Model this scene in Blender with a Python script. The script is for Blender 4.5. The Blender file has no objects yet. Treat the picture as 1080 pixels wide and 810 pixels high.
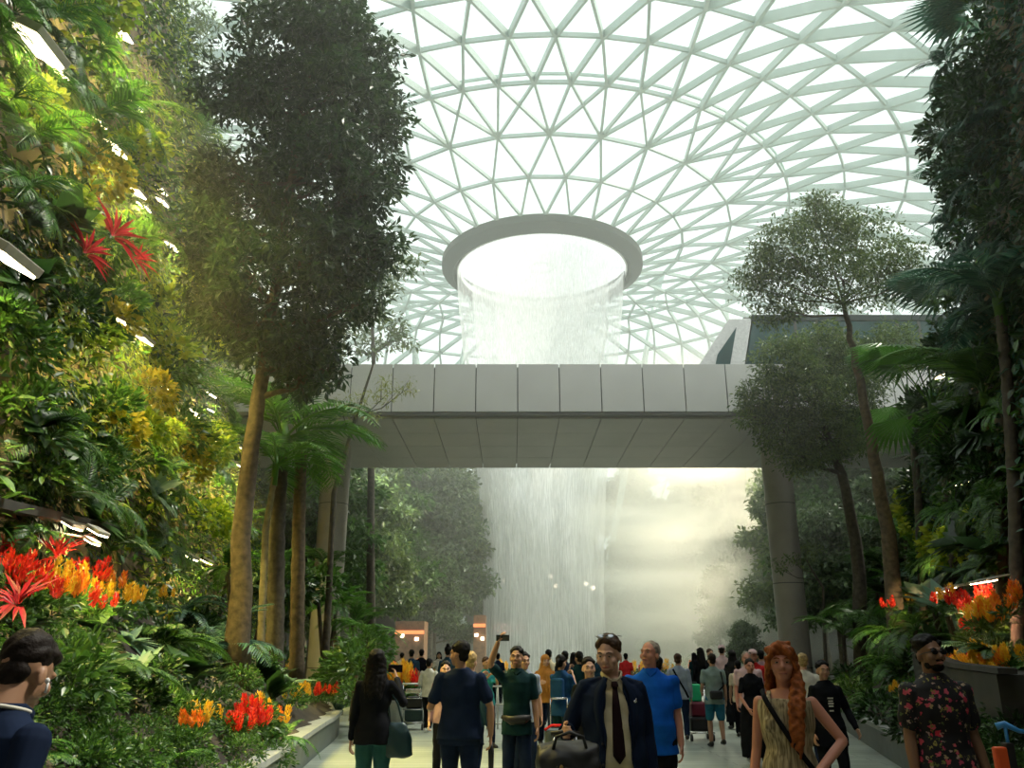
import bpy, bmesh, math, random
import numpy as np
from mathutils import Vector, Matrix, Euler
SC = bpy.context.scene
COL = SC.collection
PI = math.pi
rnd = random.Random(7)
rng = np.random.default_rng(7)
# ------------------------------------------------------------------ camera
F = 870.0; PITCH = math.atan(285/F); CH = 1.68
cp, sp = math.cos(PITCH), math.sin(PITCH)
cam_d = bpy.data.cameras.new('camera'); cam = bpy.data.objects.new('camera', cam_d); COL.objects.link(cam)
cam.location = (0, 0, CH); cam.rotation_euler = (PI/2+PITCH, 0, 0)
cam_d.sensor_width = 36; cam_d.lens = 36*F/1080; cam_d.clip_end = 500; cam_d.clip_start = .05
SC.camera = cam
def ray(px, py):
    dx = (px-540)/F; dy = (405-py)/F
    return Vector((dx, cp-dy*sp, sp+dy*cp))
def W(px, py, Y):
    "point of the place seen at pixel px,py at ground distance Y"
    d = ray(px, py); return Vector((0, 0, CH))+d*(Y/d.y)
def X(px, Y, z=1.0):
    return (px-540)/F*(Y*cp+(z-CH)*sp)
# ------------------------------------------------------------------ materials
def newmat(name):
    m = bpy.data.materials.new(name); m.use_nodes = True
    nt = m.node_tree; nt.nodes.clear()
    out = nt.nodes.new('ShaderNodeOutputMaterial')
    return m, nt, out
def L(nt, a, b): nt.links.new(a, b)
def N(nt, t, **kw):
    n = nt.nodes.new(t)
    for k, v in kw.items():
        if k.startswith('i_'):
            n.inputs[k[2:].replace('_', ' ')].default_value = v
        else: setattr(n, k, v)
    return n
def ramp(nt, stops):
    r = nt.nodes.new('ShaderNodeValToRGB'); e = r.color_ramp.elements
    while len(e) < len(stops): e.new(.5)
    for k, (p, c) in enumerate(stops):
        e[k].position = p; e[k].color = (*c, 1) if len(c) == 3 else c
    return r
def mat(name, col, rough=.6, metal=0, var=.12, scale=8, bump=0, emit=None, estr=1, spec=.5, coat=0):
    m, nt, out = newmat(name)
    b = N(nt, 'ShaderNodeBsdfPrincipled'); L(nt, b.outputs[0], out.inputs[0])
    b.inputs['Roughness'].default_value = rough; b.inputs['Metallic'].default_value = metal
    b.inputs['Specular IOR Level'].default_value = spec
    b.inputs['Coat Weight'].default_value = coat
    tc = N(nt, 'ShaderNodeTexCoord'); no = N(nt, 'ShaderNodeTexNoise'); no.inputs['Scale'].default_value = scale; no.inputs['Detail'].default_value = 4
    L(nt, tc.outputs['Object'], no.inputs['Vector'])
    r = ramp(nt, [(.3, tuple(c*(1-var) for c in col)), (.7, tuple(min(1, c*(1+var)) for c in col))])
    L(nt, no.outputs['Fac'], r.inputs[0]); L(nt, r.outputs[0], b.inputs['Base Color'])
    if bump:
        bp = N(nt, 'ShaderNodeBump'); bp.inputs['Strength'].default_value = bump; bp.inputs['Distance'].default_value = .02
        L(nt, no.outputs['Fac'], bp.inputs['Height']); L(nt, bp.outputs[0], b.inputs['Normal'])
    if emit:
        b.inputs['Emission Color'].default_value = (*emit, 1); b.inputs['Emission Strength'].default_value = estr
    return m
def leafmat(name, cols, trans=.35, rough=.36):
    "leaf colours differ leaf by leaf (random per island)"
    m, nt, out = newmat(name)
    g = N(nt, 'ShaderNodeNewGeometry')
    n = len(cols); r = ramp(nt, [(k/(n-1) if n > 1 else 0, c) for k, c in enumerate(cols)])
    L(nt, g.outputs['Random Per Island'], r.inputs[0])
    b = N(nt, 'ShaderNodeBsdfPrincipled'); b.inputs['Roughness'].default_value = rough; b.inputs['Specular IOR Level'].default_value = .5
    t = N(nt, 'ShaderNodeBsdfTranslucent'); mx = N(nt, 'ShaderNodeMixShader'); mx.inputs[0].default_value = trans
    L(nt, r.outputs[0], b.inputs['Base Color']); L(nt, r.outputs[0], t.inputs['Color'])
    L(nt, b.outputs[0], mx.inputs[1]); L(nt, t.outputs[0], mx.inputs[2]); L(nt, mx.outputs[0], out.inputs[0])
    return m
M = {}
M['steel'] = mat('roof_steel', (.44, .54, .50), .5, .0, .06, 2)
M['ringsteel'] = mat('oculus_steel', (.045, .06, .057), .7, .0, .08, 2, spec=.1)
M['trough'] = mat('dark_stone', (.028, .027, .022), .8, var=.4, scale=3)
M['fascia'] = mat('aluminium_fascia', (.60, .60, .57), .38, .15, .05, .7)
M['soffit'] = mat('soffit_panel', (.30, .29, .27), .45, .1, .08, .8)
M['gap'] = mat('dark_gap', (.08, .08, .075), .8)
M['column'] = mat('column_cladding', (.30, .28, .24), .5, .1, .12, 1.2)
M['soil'] = mat('soil', (.035, .028, .018), .95, var=.5, scale=3, bump=.6)
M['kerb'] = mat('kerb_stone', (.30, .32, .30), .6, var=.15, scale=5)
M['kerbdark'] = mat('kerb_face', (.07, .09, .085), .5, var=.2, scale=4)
M['bark'] = mat('bark', (.085, .062, .036), .85, var=.45, scale=9, bump=.8)
M['darkbark'] = mat('dark_bark', (.06, .05, .035), .85, var=.4, scale=9, bump=.8)
M['palebark'] = mat('pale_bark', (.15, .13, .08), .8, var=.35, scale=7, bump=.6)
M['lampbody'] = mat('lamp_housing', (.5, .48, .42), .4, .3)
M['black'] = mat('black_plastic', (.012, .012, .013), .45)
M['chrome'] = mat('chrome', (.7, .7, .7), .2, 1)
M['white'] = mat('white_plastic', (.75, .75, .73), .4)
M['timber'] = mat('timber', (.22, .12, .06), .6, var=.3, scale=3)
def lampglow(name, c, s):
    m, nt, out = newmat(name); e = N(nt, 'ShaderNodeEmission'); e.inputs[0].default_value = (*c, 1); e.inputs[1].default_value = s
    L(nt, e.outputs[0], out.inputs[0]); return m
M['glow'] = lampglow('lit_lamp_face', (1, .80, .50), 22)
M['glowfar'] = lampglow('far_glow', (1, .82, .6), 8)
M['orange'] = lampglow('orange_strip_light', (1, .30, .10), 1.6)
M['signpink'] = lampglow('sign_glow', (1, .55, .5), 2.5)
G = dict(
 deep=leafmat('leaf_deep', [(.010, .030, .008), (.022, .060, .012), (.035, .085, .02)]),
 mid=leafmat('leaf_mid', [(.025, .07, .012), (.05, .13, .02), (.09, .19, .03)]),
 lime=leafmat('leaf_lime', [(.14, .26, .02), (.30, .42, .03), (.55, .58, .06)], .45),  # lime leaves, with some of the wall lamps' yellow put in
 gold=leafmat('leaf_lamplit_gold', [(.20, .20, .02), (.42, .38, .03), (.55, .42, .05)], .45),  # the lamps' golden light is put into these leaf colours
 blue=leafmat('leaf_blue', [(.02, .07, .045), (.05, .13, .08), (.10, .22, .13)]),
 tree=leafmat('leaf_tree', [(.018, .046, .020), (.034, .080, .030), (.07, .13, .045)], .3),
 wisp=leafmat('leaf_wisp', [(.05, .09, .03), (.10, .16, .045), (.19, .26, .07)], .4),
 yel=leafmat('leaf_yellowish', [(.16, .20, .05), (.28, .32, .08), (.36, .36, .10)], .45),
 palm=leafmat('leaf_palm', [(.03, .10, .012), (.06, .18, .02), (.12, .28, .04)], .4),
 silver=leafmat('leaf_silver', [(.10, .20, .13), (.18, .30, .20), (.28, .42, .30)], .4),
 red=leafmat('leaf_red', [(.22, .008, .012), (.50, .015, .03), (.70, .05, .07)], .35),
 purple=leafmat('leaf_purple', [(.03, .01, .012), (.09, .02, .03), (.20, .04, .05)], .3),
 fred=leafmat('plume_red', [(.55, .01, .01), (.85, .03, .02), (.95, .12, .03)], .3),
 fyel=leafmat('plume_yellow', [(.80, .38, .02), (.95, .60, .03), (1, .72, .08)], .3),
 forg=leafmat('plume_orange', [(.8, .14, .02), (.95, .30, .02), (1, .48, .03)], .3),
 far=leafmat('leaf_far', [(.04, .08, .035), (.08, .14, .05), (.14, .21, .08)], .3),
)
# ------------------------------------------------------------------ object helpers
def tag(o, label=None, cat=None, group=None, kind=None):
    if label: o['label'] = label
    if cat: o['category'] = cat
    if group: o['group'] = group
    if kind: o['kind'] = kind
    return o
def empty(name, loc=(0, 0, 0), rz=0, label=None, cat=None, group=None):
    o = bpy.data.objects.new(name, None); COL.objects.link(o); o.location = loc; o.rotation_euler = (0, 0, rz); o.empty_display_size = .1
    return tag(o, label, cat, group)
class MB:
    def __init__(s): s.v = []; s.f = []; s.mi = []; s.n = 0
    def add(s, vs, fs, mi=0):
        n = s.n; s.v.extend([tuple(v) for v in vs]); s.n += len(vs)
        s.f.extend([tuple(i+n for i in f) for f in fs]); s.mi.extend([mi]*len(fs)); return s
    def box(s, c, d, mi=0, rot=None):
        x, y, z = d[0]/2, d[1]/2, d[2]/2
        vs = [Vector((a, b, e)) for a in (-x, x) for b in (-y, y) for e in (-z, z)]
        if rot is not None: vs = [rot @ v for v in vs]
        c = Vector(c); vs = [v+c for v in vs]
        return s.add(vs, [(0, 1, 3, 2), (4, 6, 7, 5), (0, 4, 5, 1), (2, 3, 7, 6), (0, 2, 6, 4), (1, 5, 7, 3)], mi)
    def beam(s, a, b, w, h, up=Vector((0, 0, 1)), mi=0):
        a = Vector(a); b = Vector(b); d = b-a
        if d.length < 1e-6: return s
        d.normalize(); sx = d.cross(up)
        if sx.length < 1e-4: sx = d.cross(Vector((1, 0, 0)))
        sx.normalize(); u = sx.cross(d)
        vs = [p+sx*i*w/2+u*j*h/2 for p in (a, b) for i, j in ((-1, -1), (1, -1), (1, 1), (-1, 1))]
        return s.add(vs, [(3, 2, 1, 0), (4, 5, 6, 7), (0, 1, 5, 4), (1, 2, 6, 5), (2, 3, 7, 6), (3, 0, 4, 7)], mi)
    def tube(s, pts, rad, n=8, mi=0, caps=True, flat=1.0, side=None):
        pts = [Vector(p) for p in pts]
        if not hasattr(rad, '__len__'): rad = [rad]*len(pts)
        base = s.n; vs = []; prev = None
        for k, p in enumerate(pts):
            t = (pts[min(k+1, len(pts)-1)]-pts[max(k-1, 0)])
            t = t.normalized() if t.length > 1e-9 else Vector((0, 0, 1))
            if side is not None: u = Vector(side)
            elif prev is not None: u = prev
            else: u = Vector((1, 0, 0)) if abs(t.x) < .8 else Vector((0, 1, 0))
            u = (u-t*u.dot(t)); u = u.normalized() if u.length > 1e-6 else t.orthogonal().normalized()
            prev = u; w = t.cross(u)
            r = rad[k]; ra, rb = (r if hasattr(r, '__len__') else (r, r*flat))
            for i in range(n):
                a = 2*PI*i/n; vs.append(p+u*math.cos(a)*ra+w*math.sin(a)*rb)
        fs = []
        for k in range(len(pts)-1):
            for i in range(n):
                j = (i+1) % n; fs.append((k*n+i, k*n+j, (k+1)*n+j, (k+1)*n+i))
        if caps: fs.append(tuple(range(n-1, -1, -1))); m = (len(pts)-1)*n; fs.append(tuple(m+i for i in range(n)))
        return s.add(vs, fs, mi)
    def ell(s, c, r, n=12, m=8, mi=0, rot=None):
        c = Vector(c); vs = [Vector((0, 0, -r[2]))]
        for k in range(1, m):
            t = PI*k/m; z = -math.cos(t)*r[2]; q = math.sin(t)
            for i in range(n): a = 2*PI*i/n; vs.append(Vector((math.cos(a)*r[0]*q, math.sin(a)*r[1]*q, z)))
        vs.append(Vector((0, 0, r[2])))
        if rot is not None: vs = [rot @ v for v in vs]
        vs = [v+c for v in vs]; fs = []
        for i in range(n): fs.append((0, 1+(i+1) % n, 1+i))
        for k in range(m-2):
            for i in range(n): a = 1+k*n; j = (i+1) % n; fs.append((a+i, a+j, a+n+j, a+n+i))
        a = 1+(m-2)*n
        for i in range(n): fs.append((a+i, a+(i+1) % n, len(vs)-1))
        return s.add(vs, fs, mi)
    def prism(s, poly, z0, z1, mi=0):
        n = len(poly); vs = [(x, y, z0) for x, y in poly]+[(x, y, z1) for x, y in poly]
        fs = [tuple(range(n-1, -1, -1)), tuple(range(n, 2*n))]+[(i, (i+1) % n, n+(i+1) % n, n+i) for i in range(n)]
        return s.add(vs, fs, mi)
    def mesh(s, name, mats, smooth=False):
        me = bpy.data.meshes.new(name); me.from_pydata(s.v, [], s.f)
        for m in (mats if isinstance(mats, (list, tuple)) else [mats]): me.materials.append(m)
        me.polygons.foreach_set('material_index', s.mi)
        me.polygons.foreach_set('use_smooth', [smooth]*len(s.f)); me.update(); return me
    def build(s, name, mats, parent=None, smooth=False, bevel=0, loc=None):
        o = bpy.data.objects.new(name, s.mesh(name, mats, smooth)); COL.objects.link(o)
        if parent: o.parent = parent
        if loc is not None: o.location = loc
        if bevel:
            b = o.modifiers.new('b', 'BEVEL'); b.width = bevel; b.segments = 2; b.limit_method = 'ANGLE'
        return o
def npmesh(name, V, FQ, mats, smooth=False, mi=None):
    "numpy verts (n,3) and quads/tris (m,k)"
    me = bpy.data.meshes.new(name); V = np.asarray(V, np.float32)
    me.vertices.add(len(V)); me.vertices.foreach_set('co', V.ravel())
    k = FQ.shape[1]; me.loops.add(FQ.size); me.loops.foreach_set('vertex_index', FQ.astype(np.int32).ravel())
    me.polygons.add(len(FQ)); me.polygons.foreach_set('loop_start', np.arange(0, FQ.size, k, dtype=np.int32))
    try: me.polygons.foreach_set('loop_total', np.full(len(FQ), k, dtype=np.int32))
    except Exception: pass
    for m in (mats if isinstance(mats, (list, tuple)) else [mats]): me.materials.append(m)
    if mi is not None: me.polygons.foreach_set('material_index', mi.astype(np.int32))
    me.polygons.foreach_set('use_smooth', np.full(len(FQ), smooth)); me.update(calc_edges=True); me.validate(); return me
def mkobj(name, me, parent=None, loc=None, rot=None, sc=None):
    o = bpy.data.objects.new(name, me); COL.objects.link(o)
    if parent: o.parent = parent
    if loc is not None: o.location = loc
    if rot is not None: o.rotation_euler = rot
    if sc is not None: o.scale = (sc,)*3 if not hasattr(sc, '__len__') else sc
    return o
def copy_tree(o, parent=None):
    c = o.copy(); COL.objects.link(c)
    if parent: c.parent = parent
    for ch in o.children: copy_tree(ch, c)
    return c
# ------------------------------------------------------------------ leaf templates, all quads; unit length along +Y, face +Z
def tmpl(width=.38, droop=.12, fold=.06):
    w = width/2
    V = np.array([(0, 0, 0), (w*.8, .28, fold), (0, .33, 0), (-w*.8, .28, fold), (w, .58, fold-droop*.35), (0, .64, -droop*.4), (-w, .58, fold-droop*.35), (0, 1, -droop)], float)
    Fq = np.array([(0, 1, 2, 3), (1, 4, 5, 2), (3, 2, 5, 6), (4, 7, 6, 5)])
    return V, Fq
def tmpl1(width=.4, droop=.1):
    w = width/2
    return np.array([(0, 0, 0), (w, .5, .05), (0, 1, -droop), (-w, .5, .05)], float), np.array([(0, 1, 2, 3)])
def frames(dirs, ups):
    "rotation matrices with Y=dir, Z~up"
    d = dirs/np.linalg.norm(dirs, axis=1, keepdims=True)
    x = np.cross(d, ups); nx = np.linalg.norm(x, axis=1, keepdims=True); bad = nx[:, 0] < 1e-4
    x[bad] = (1, 0, 0); nx[bad] = 1; x /= nx; z = np.cross(x, d)
    return np.stack([x, d, z], axis=2)
def scatter(T, R, P, S):
    V, Fq = T; S = np.asarray(S, float)
    if S.ndim == 1: S = np.repeat(S[:, None], 3, axis=1)
    VV = np.einsum('nij,nvj->nvi', R, V[None]*S[:, None, :])+P[:, None, :]
    n = len(P); FF = (Fq[None]+(np.arange(n)*len(V))[:, None, None]).reshape(-1, 4)
    return VV.reshape(-1, 3), FF
class LV:
    "collects leaf batches, materials by index"
    def __init__(s): s.V = []; s.F = []; s.M = []; s.n = 0
    def add(s, VF, mi=0):
        V, Fq = VF; s.V.append(V); s.F.append(Fq+s.n); s.M.append(np.full(len(Fq), mi)); s.n += len(V)
    def mesh(s, name, mats): return npmesh(name, np.concatenate(s.V), np.concatenate(s.F), mats, False, np.concatenate(s.M))
def unit(v): return v/np.linalg.norm(v, axis=-1, keepdims=True)
# ================================================================== vegetation makers
LT = tmpl(); LTn = tmpl(.22, .18, .04); LTw = tmpl(.6, .16, .06); L1 = tmpl1(); L1n = tmpl1(.2, .12); LT1w = tmpl1(.55, .12)
def rand_dirs(n, zmin=-1, zmax=1):
    z = rng.uniform(zmin, zmax, n); a = rng.uniform(0, 2*PI, n); q = np.sqrt(1-z*z)
    return np.stack([q*np.cos(a), q*np.sin(a), z], 1)
def bush_leaves(n, r, size, T=LT, zmin=-.25, hollow=.55, up=.5):
    "leaf tufts on a rounded shrub of radii r"
    d = rand_dirs(n, zmin, 1); rad = rng.uniform(hollow, 1, n)[:, None]
    P = d*rad*np.array(r); dirs = unit(d+rng.normal(0, .45, (n, 3))+np.array([0, 0, -.15])); ups = unit(np.array([0, 0, up])+rng.normal(0, .4, (n, 3)))
    return scatter(T, frames(dirs, ups), P, size*rng.uniform(.6, 1.25, n))
def crown_leaves(blobs, size, dens, T=L1, clus=.3, droop=.2):
    Vs = []; Fs = []; m = 0; tips = []
    for (c, r) in blobs:
        c = np.array(c); r = np.array(r if hasattr(r, '__len__') else (r, r, r))
        vol = (r[0]*r[1]*r[2])**(1/3); nc = max(4, int(dens*vol**2*8)); k = 20
        d = rand_dirs(nc); q = rng.uniform(.25, 1, nc)**.5
        C = c+d*q[:, None]*r
        tips.append((c, C))
        P = np.repeat(C, k, 0); o = rand_dirs(nc*k); P = P+o*(rng.uniform(.1, 1, nc*k)*clus)[:, None]*np.array([1, 1, .55])
        dirs = unit(o+rng.normal(0, .4, o.shape)+np.array([0, 0, -droop])); ups = unit(np.array([0, 0, 1.])+rng.normal(0, .5, o.shape))
        V, Fq = scatter(T, frames(dirs, ups), P, size*rng.uniform(.6, 1.3, len(P)))
        Vs.append(V); Fs.append(Fq+m); m += len(V)
    return np.concatenate(Vs), np.concatenate(Fs), tips
def make_tree(name, trunk, rad, blobs, leaf, size, dens, bark, clus=.3, twigs=10, T=L1, label=None, group=None, cat='tree', branch_from=None):
    "trunk: list of points from the ground up; blobs: ((x,y,z), radius) leafy masses"
    base = Vector(trunk[0]); root = empty(name, base, 0, label, cat, group)
    mb = MB(); tp = [Vector(p)-base for p in trunk]
    # smooth and root flare
    pts = []; rr = []
    for k in range(len(tp)-1):
        for q in range(4):
            t = q/4; pts.append(tp[k].lerp(tp[k+1], t)); f = (k+t)/(len(tp)-1); rr.append(rad*(1-.72*f)*(1+.5*math.exp(-f*18)))
    pts.append(tp[-1]); rr.append(rad*.25)
    for p in pts[1:-1]: p += Vector((rnd.uniform(-1, 1), rnd.uniform(-1, 1), 0))*rad*.18
    mb.tube(pts, rr, 10)
    V, Fq, tips = crown_leaves([((Vector(c)-base), r) for c, r in blobs], size, dens, T, clus)
    for (c, Cs) in tips:
        c = Vector(c)
        # leave the trunk at a point below the blob
        cand = [p for p in pts if p.z < c.z-.2] or pts[:1]
        lo = len(cand)-1; k = min(lo, max(0, int(lo-rnd.random()*3)))
        best = min(range(len(cand)), key=lambda i: (cand[i]-c).length+abs(i-k)*.05)
        a = cand[best]; ra = max(rad*.10, rr[best]*.5); mid = a.lerp(c, .5)+Vector((0, 0, -.08*(c-a).length))
        mb.tube([a, a.lerp(mid, .5)+Vector((0, 0, .02)), mid, c], [ra, ra*.8, ra*.6, ra*.3], 6)
        for q in range(min(twigs, len(Cs))):
            e = Vector(Cs[rnd.randrange(len(Cs))]); s = mid.lerp(c, rnd.random())
            mm = s.lerp(e, .5)+Vector((0, 0, .05)); mb.tube([s, mm, e], [ra*.32, ra*.2, ra*.08], 4, caps=False)
    mb.build('trunk', bark, root, smooth=True)
    mkobj('leaves', npmesh('leaves', V, Fq, leaf), root)
    return root
def frond_geo(Ln, nl, ll, lw=.09, droop=.6, vee=.35, arch=.5, tiltz=.9, taper=.35):
    "pinnate frond starting at the origin, heading +Y and up"
    ts = np.linspace(0, 1, 14); ang = tiltz-(droop+arch)*ts
    dy = np.cos(ang); dz = np.sin(ang); y = np.concatenate([[0], np.cumsum(dy[:-1])])/13*Ln; z = np.concatenate([[0], np.cumsum(dz[:-1])])/13*Ln
    def at(t):
        return np.interp(t, ts, y), np.interp(t, ts, z), np.interp(t, ts, ang)
    Vs, Fs, n = [], [], 0
    t = np.linspace(.14, .99, nl)
    for s in (-1, 1):
        yy, zz, aa = at(t)
        P = np.stack([np.zeros(nl), yy, zz], 1)
        fwd = np.stack([np.zeros(nl), np.cos(aa), np.sin(aa)], 1)
        sp_ = .5+.9*t
        dirs = unit(np.stack([s*np.ones(nl), np.zeros(nl), np.zeros(nl)], 1)+fwd*sp_[:, None]*.8+np.array([0, 0, vee])-np.array([0, 0, 1])*0.0)
        dirs = unit(dirs+rng.normal(0, .05, dirs.shape)); ups = np.stack([np.zeros(nl), -np.sin(aa), np.cos(aa)], 1)
        ln = ll*(np.sin(np.clip(t*1.02, 0, 1)*PI)**.5*(1-taper*t))+.02
        V, Fq = scatter(tmpl(lw/1.0*2.2, .30, .03), frames(dirs, ups), P, ln)
        Vs.append(V); Fs.append(Fq+n); n += len(V)
    # rachis strip
    w = .012*Ln; k = len(ts)
    R = np.concatenate([np.stack([-w*(1-.8*ts), y, z], 1), np.stack([w*(1-.8*ts), y, z], 1), np.stack([0*ts, y, z-.02*Ln*(1-.7*ts)], 1)])
    Fq = []
    for i in range(k-1): Fq += [(i, i+1, k+i+1, k+i), (k+i, k+i+1, 2*k+i+1, 2*k+i), (2*k+i, 2*k+i+1, i+1, i)]
    Vs.append(R); Fs.append(np.array(Fq)+n)
    return np.concatenate(Vs), np.concatenate(Fs)
def rotz(V, a): c, s = math.cos(a), math.sin(a); return V @ np.array([[c, s, 0], [-s, c, 0], [0, 0, 1]])
def rosette(nf, Lr, nl, ll, tilt=(.35, 1.25), droop=.7, arch=.5, lw=.09, vee=.25):
    lv = LV()
    for k in range(nf):
        V, Fq = frond_geo(rnd.uniform(*Lr), nl, ll*rnd.uniform(.8, 1.15), lw, droop*rnd.uniform(.7, 1.3), vee, arch, tilt[0]+(tilt[1]-tilt[0])*((k*.618) % 1))
        lv.add((rotz(V, k*2.4+rnd.uniform(-.3, .3)), Fq))
    return lv
def fan_leaf(R, nseg=16, spread=2.6):
    "one pleated fan blade at the origin heading +Y"
    V = [(0, 0, 0)]; Fq = []
    for k in range(nseg):
        a0 = -spread/2+spread*k/nseg; a1 = a0+spread/nseg*.92; am = (a0+a1)/2; n = len(V)
        def q(a, r, z): return (math.sin(a)*r, math.cos(a)*r, z)
        V += [q(a0, R*.62, .0), q(am, R*.60, .035*R), q(a1, R*.62, 0), q(am, R, -.16*R-.1*R*abs(am))]
        Fq += [(0, n, n+1, 0+n+1) if False else (0, n, n+3, n+1), (0, n+1, n+3, n+2)]
    return np.array(V, float), np.array(Fq)
def fan_rosette(nf, R, stalk=1.0, nseg=16):
    lv = LV()
    for k in range(nf):
        el = .1+1.2*((k*.618) % 1); az = k*2.4
        V, Fq = fan_leaf(R*rnd.uniform(.8, 1.15), nseg)
        d = np.array([0, math.cos(el), math.sin(el)])*stalk*rnd.uniform(.7, 1.1)
        tl = el-.75; c, s = math.cos(tl), math.sin(tl)
        V = V @ np.array([[1, 0, 0], [0, c, s], [0, -s, c]])+d
        lv.add((rotz(V, az), Fq))
        w = .012; S = np.array([(-w, 0, 0), (w, 0, 0), (w, d[1], d[2]), (-w, d[1], d[2]), (0, 0, -w*2), (0, d[1], d[2]-w*2)])
        lv.add((rotz(S, az), np.array([(0, 1, 2, 3), (0, 3, 5, 4), (1, 4, 5, 2)])))
    return lv
def lance_rosette(n, Lr, w, el=(.2, 1.3), T=None):
    T = T or tmpl(w, .35, .03); d = []
    for k in range(n):
        e = el[0]+(el[1]-el[0])*((k*.618) % 1); a = k*2.4; d.append((math.cos(e)*math.cos(a), math.cos(e)*math.sin(a), math.sin(e)))
    d = np.array(d); return scatter(T, frames(d, np.tile([0, 0, 1.], (n, 1))+1e-3), np.zeros((n, 3))+d*.04, rng.uniform(*Lr, n))
def plume(h, r, n=70):
    "feathery celosia plume: upright spikes of tiny florets"
    t = rng.uniform(0, 1, n); a = rng.uniform(0, 2*PI, n); rr = r*np.sin(np.clip(t*.85+.12, 0, 1)*PI)**.8
    lobes = 1+.35*np.sin(a*3+1); P = np.stack([np.cos(a)*rr*.6*lobes, np.sin(a)*rr*.6*lobes, t*h*.85], 1)
    d = unit(np.stack([np.cos(a)*.45, np.sin(a)*.45, 1.1+0*t], 1)+rng.normal(0, .12, (n, 3)))
    return scatter(tmpl1(.42, .02), frames(d, np.stack([np.cos(a), np.sin(a), 0*t], 1)), P, h*.30*rng.uniform(.6, 1.2, n)*(1.1-.4*t))
PROTO = {}
def proto(key, build): PROTO[key] = build()
HIDE = []
def single(name, VF_or_LV, mats):
    def f():
        me = VF_or_LV.mesh(name, mats) if isinstance(VF_or_LV, LV) else npmesh(name, VF_or_LV[0], VF_or_LV[1], mats)
        return me
    return f()
def lvof(*a):
    l = LV()
    for x in a: l.add(*x) if isinstance(x[1], int) else l.add(x)
    return l
MESH = {}
for q in range(3):
    MESH['bush_deep%d' % q] = single('leafy_shrub', bush_leaves(420, (.55, .55, .5), .17), G['deep'])
    MESH['bush_mid%d' % q] = single('leafy_shrub', bush_leaves(420, (.55, .55, .5), .17), G['mid'])
    MESH['bush_small%d' % q] = single('small_leaved_shrub', bush_leaves(700, (.5, .5, .42), .10), G['mid'])
    MESH['lime%d' % q] = single('lime_shrub', bush_leaves(380, (.5, .5, .45), .16, LTw), G['lime'])
    MESH['gold%d' % q] = single('lamplit_gold_shrub', bush_leaves(360, (.5, .45, .5), .15, LTw), G['gold'])
    MESH['fern_mid%d' % q] = single('fern', rosette(13, (.7, 1.0), 22, .17, (.15, 1.1), .8, .6, .11), G['palm'])
    MESH['fern_deep%d' % q] = single('fern', rosette(13, (.7, 1.0), 22, .18, (.15, 1.1), .8, .6, .11), G['mid'])
    MESH['fern_blue%d' % q] = single('fern', rosette(12, (.7, 1.0), 20, .18, (.2, 1.0), .8, .6, .12), G['blue'])
    MESH['areca%d' % q] = single('palm_clump', rosette(11, (1.6, 2.2), 26, .55, (.35, 1.4), .7, .7, .05, .3), G['palm'])
    MESH['arecad%d' % q] = single('palm_clump', rosette(11, (1.6, 2.2), 26, .55, (.35, 1.4), .7, .7, .05, .3), G['mid'])
    MESH['arecab%d' % q] = single('palm_clump', rosette(11, (1.6, 2.2), 26, .60, (.3, 1.3), .7, .7, .06, .3), G['blue'])
    MESH['cord%d' % q] = single('red_cordyline', lance_rosette(28, (.40, .75), .11), G['red'])
    MESH['cordp%d' % q] = single('dark_cordyline', lance_rosette(26, (.45, .75), .15), G['purple'])
    MESH['philo%d' % q] = single('broad_leaf_plant', lance_rosette(26, (.45, .75), .5, (.0, 1.3)), G['mid'])
    MESH['philod%d' % q] = single('broad_leaf_plant', lance_rosette(26, (.45, .75), .5, (.0, 1.3)), G['deep'])
    MESH['silver%d' % q] = single('silvery_plant', lance_rosette(30, (.35, .7), .3, (.0, 1.3)), G['silver'])
    MESH['fan%d' % q] = single('fan_palm', fan_rosette(13, .8, 1.1), G['palm'])
    MESH['fanb%d' % q] = single('fan_palm', fan_rosette(15, .8, 1.0), G['blue'])
    MESH['hang%d' % q] = single('hanging_creeper', scatter(LT, frames(unit(np.stack([rng.normal(0, .5, 300), -abs(rng.normal(.4, .3, 300)), rng.uniform(-1, -.2, 300)], 1)), unit(rng.normal(0, .3, (300, 3))+np.array([0, -1, .6]))), np.stack([rng.normal(0, .28, 300), rng.uniform(-.15, .15, 300), -rng.uniform(0, 1.5, 300)], 1), rng.uniform(.12, .2, 300)), G['deep'])
    MESH['hangl%d' % q] = single('hanging_creeper', scatter(LT, frames(unit(np.stack([rng.normal(0, .5, 300), -abs(rng.normal(.4, .3, 300)), rng.uniform(-1, -.2, 300)], 1)), unit(rng.normal(0, .3, (300, 3))+np.array([0, -1, .6]))), np.stack([rng.normal(0, .28, 300), rng.uniform(-.15, .15, 300), -rng.uniform(0, 1.5, 300)], 1), rng.uniform(.10, .17, 300)), G['lime'])
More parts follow.
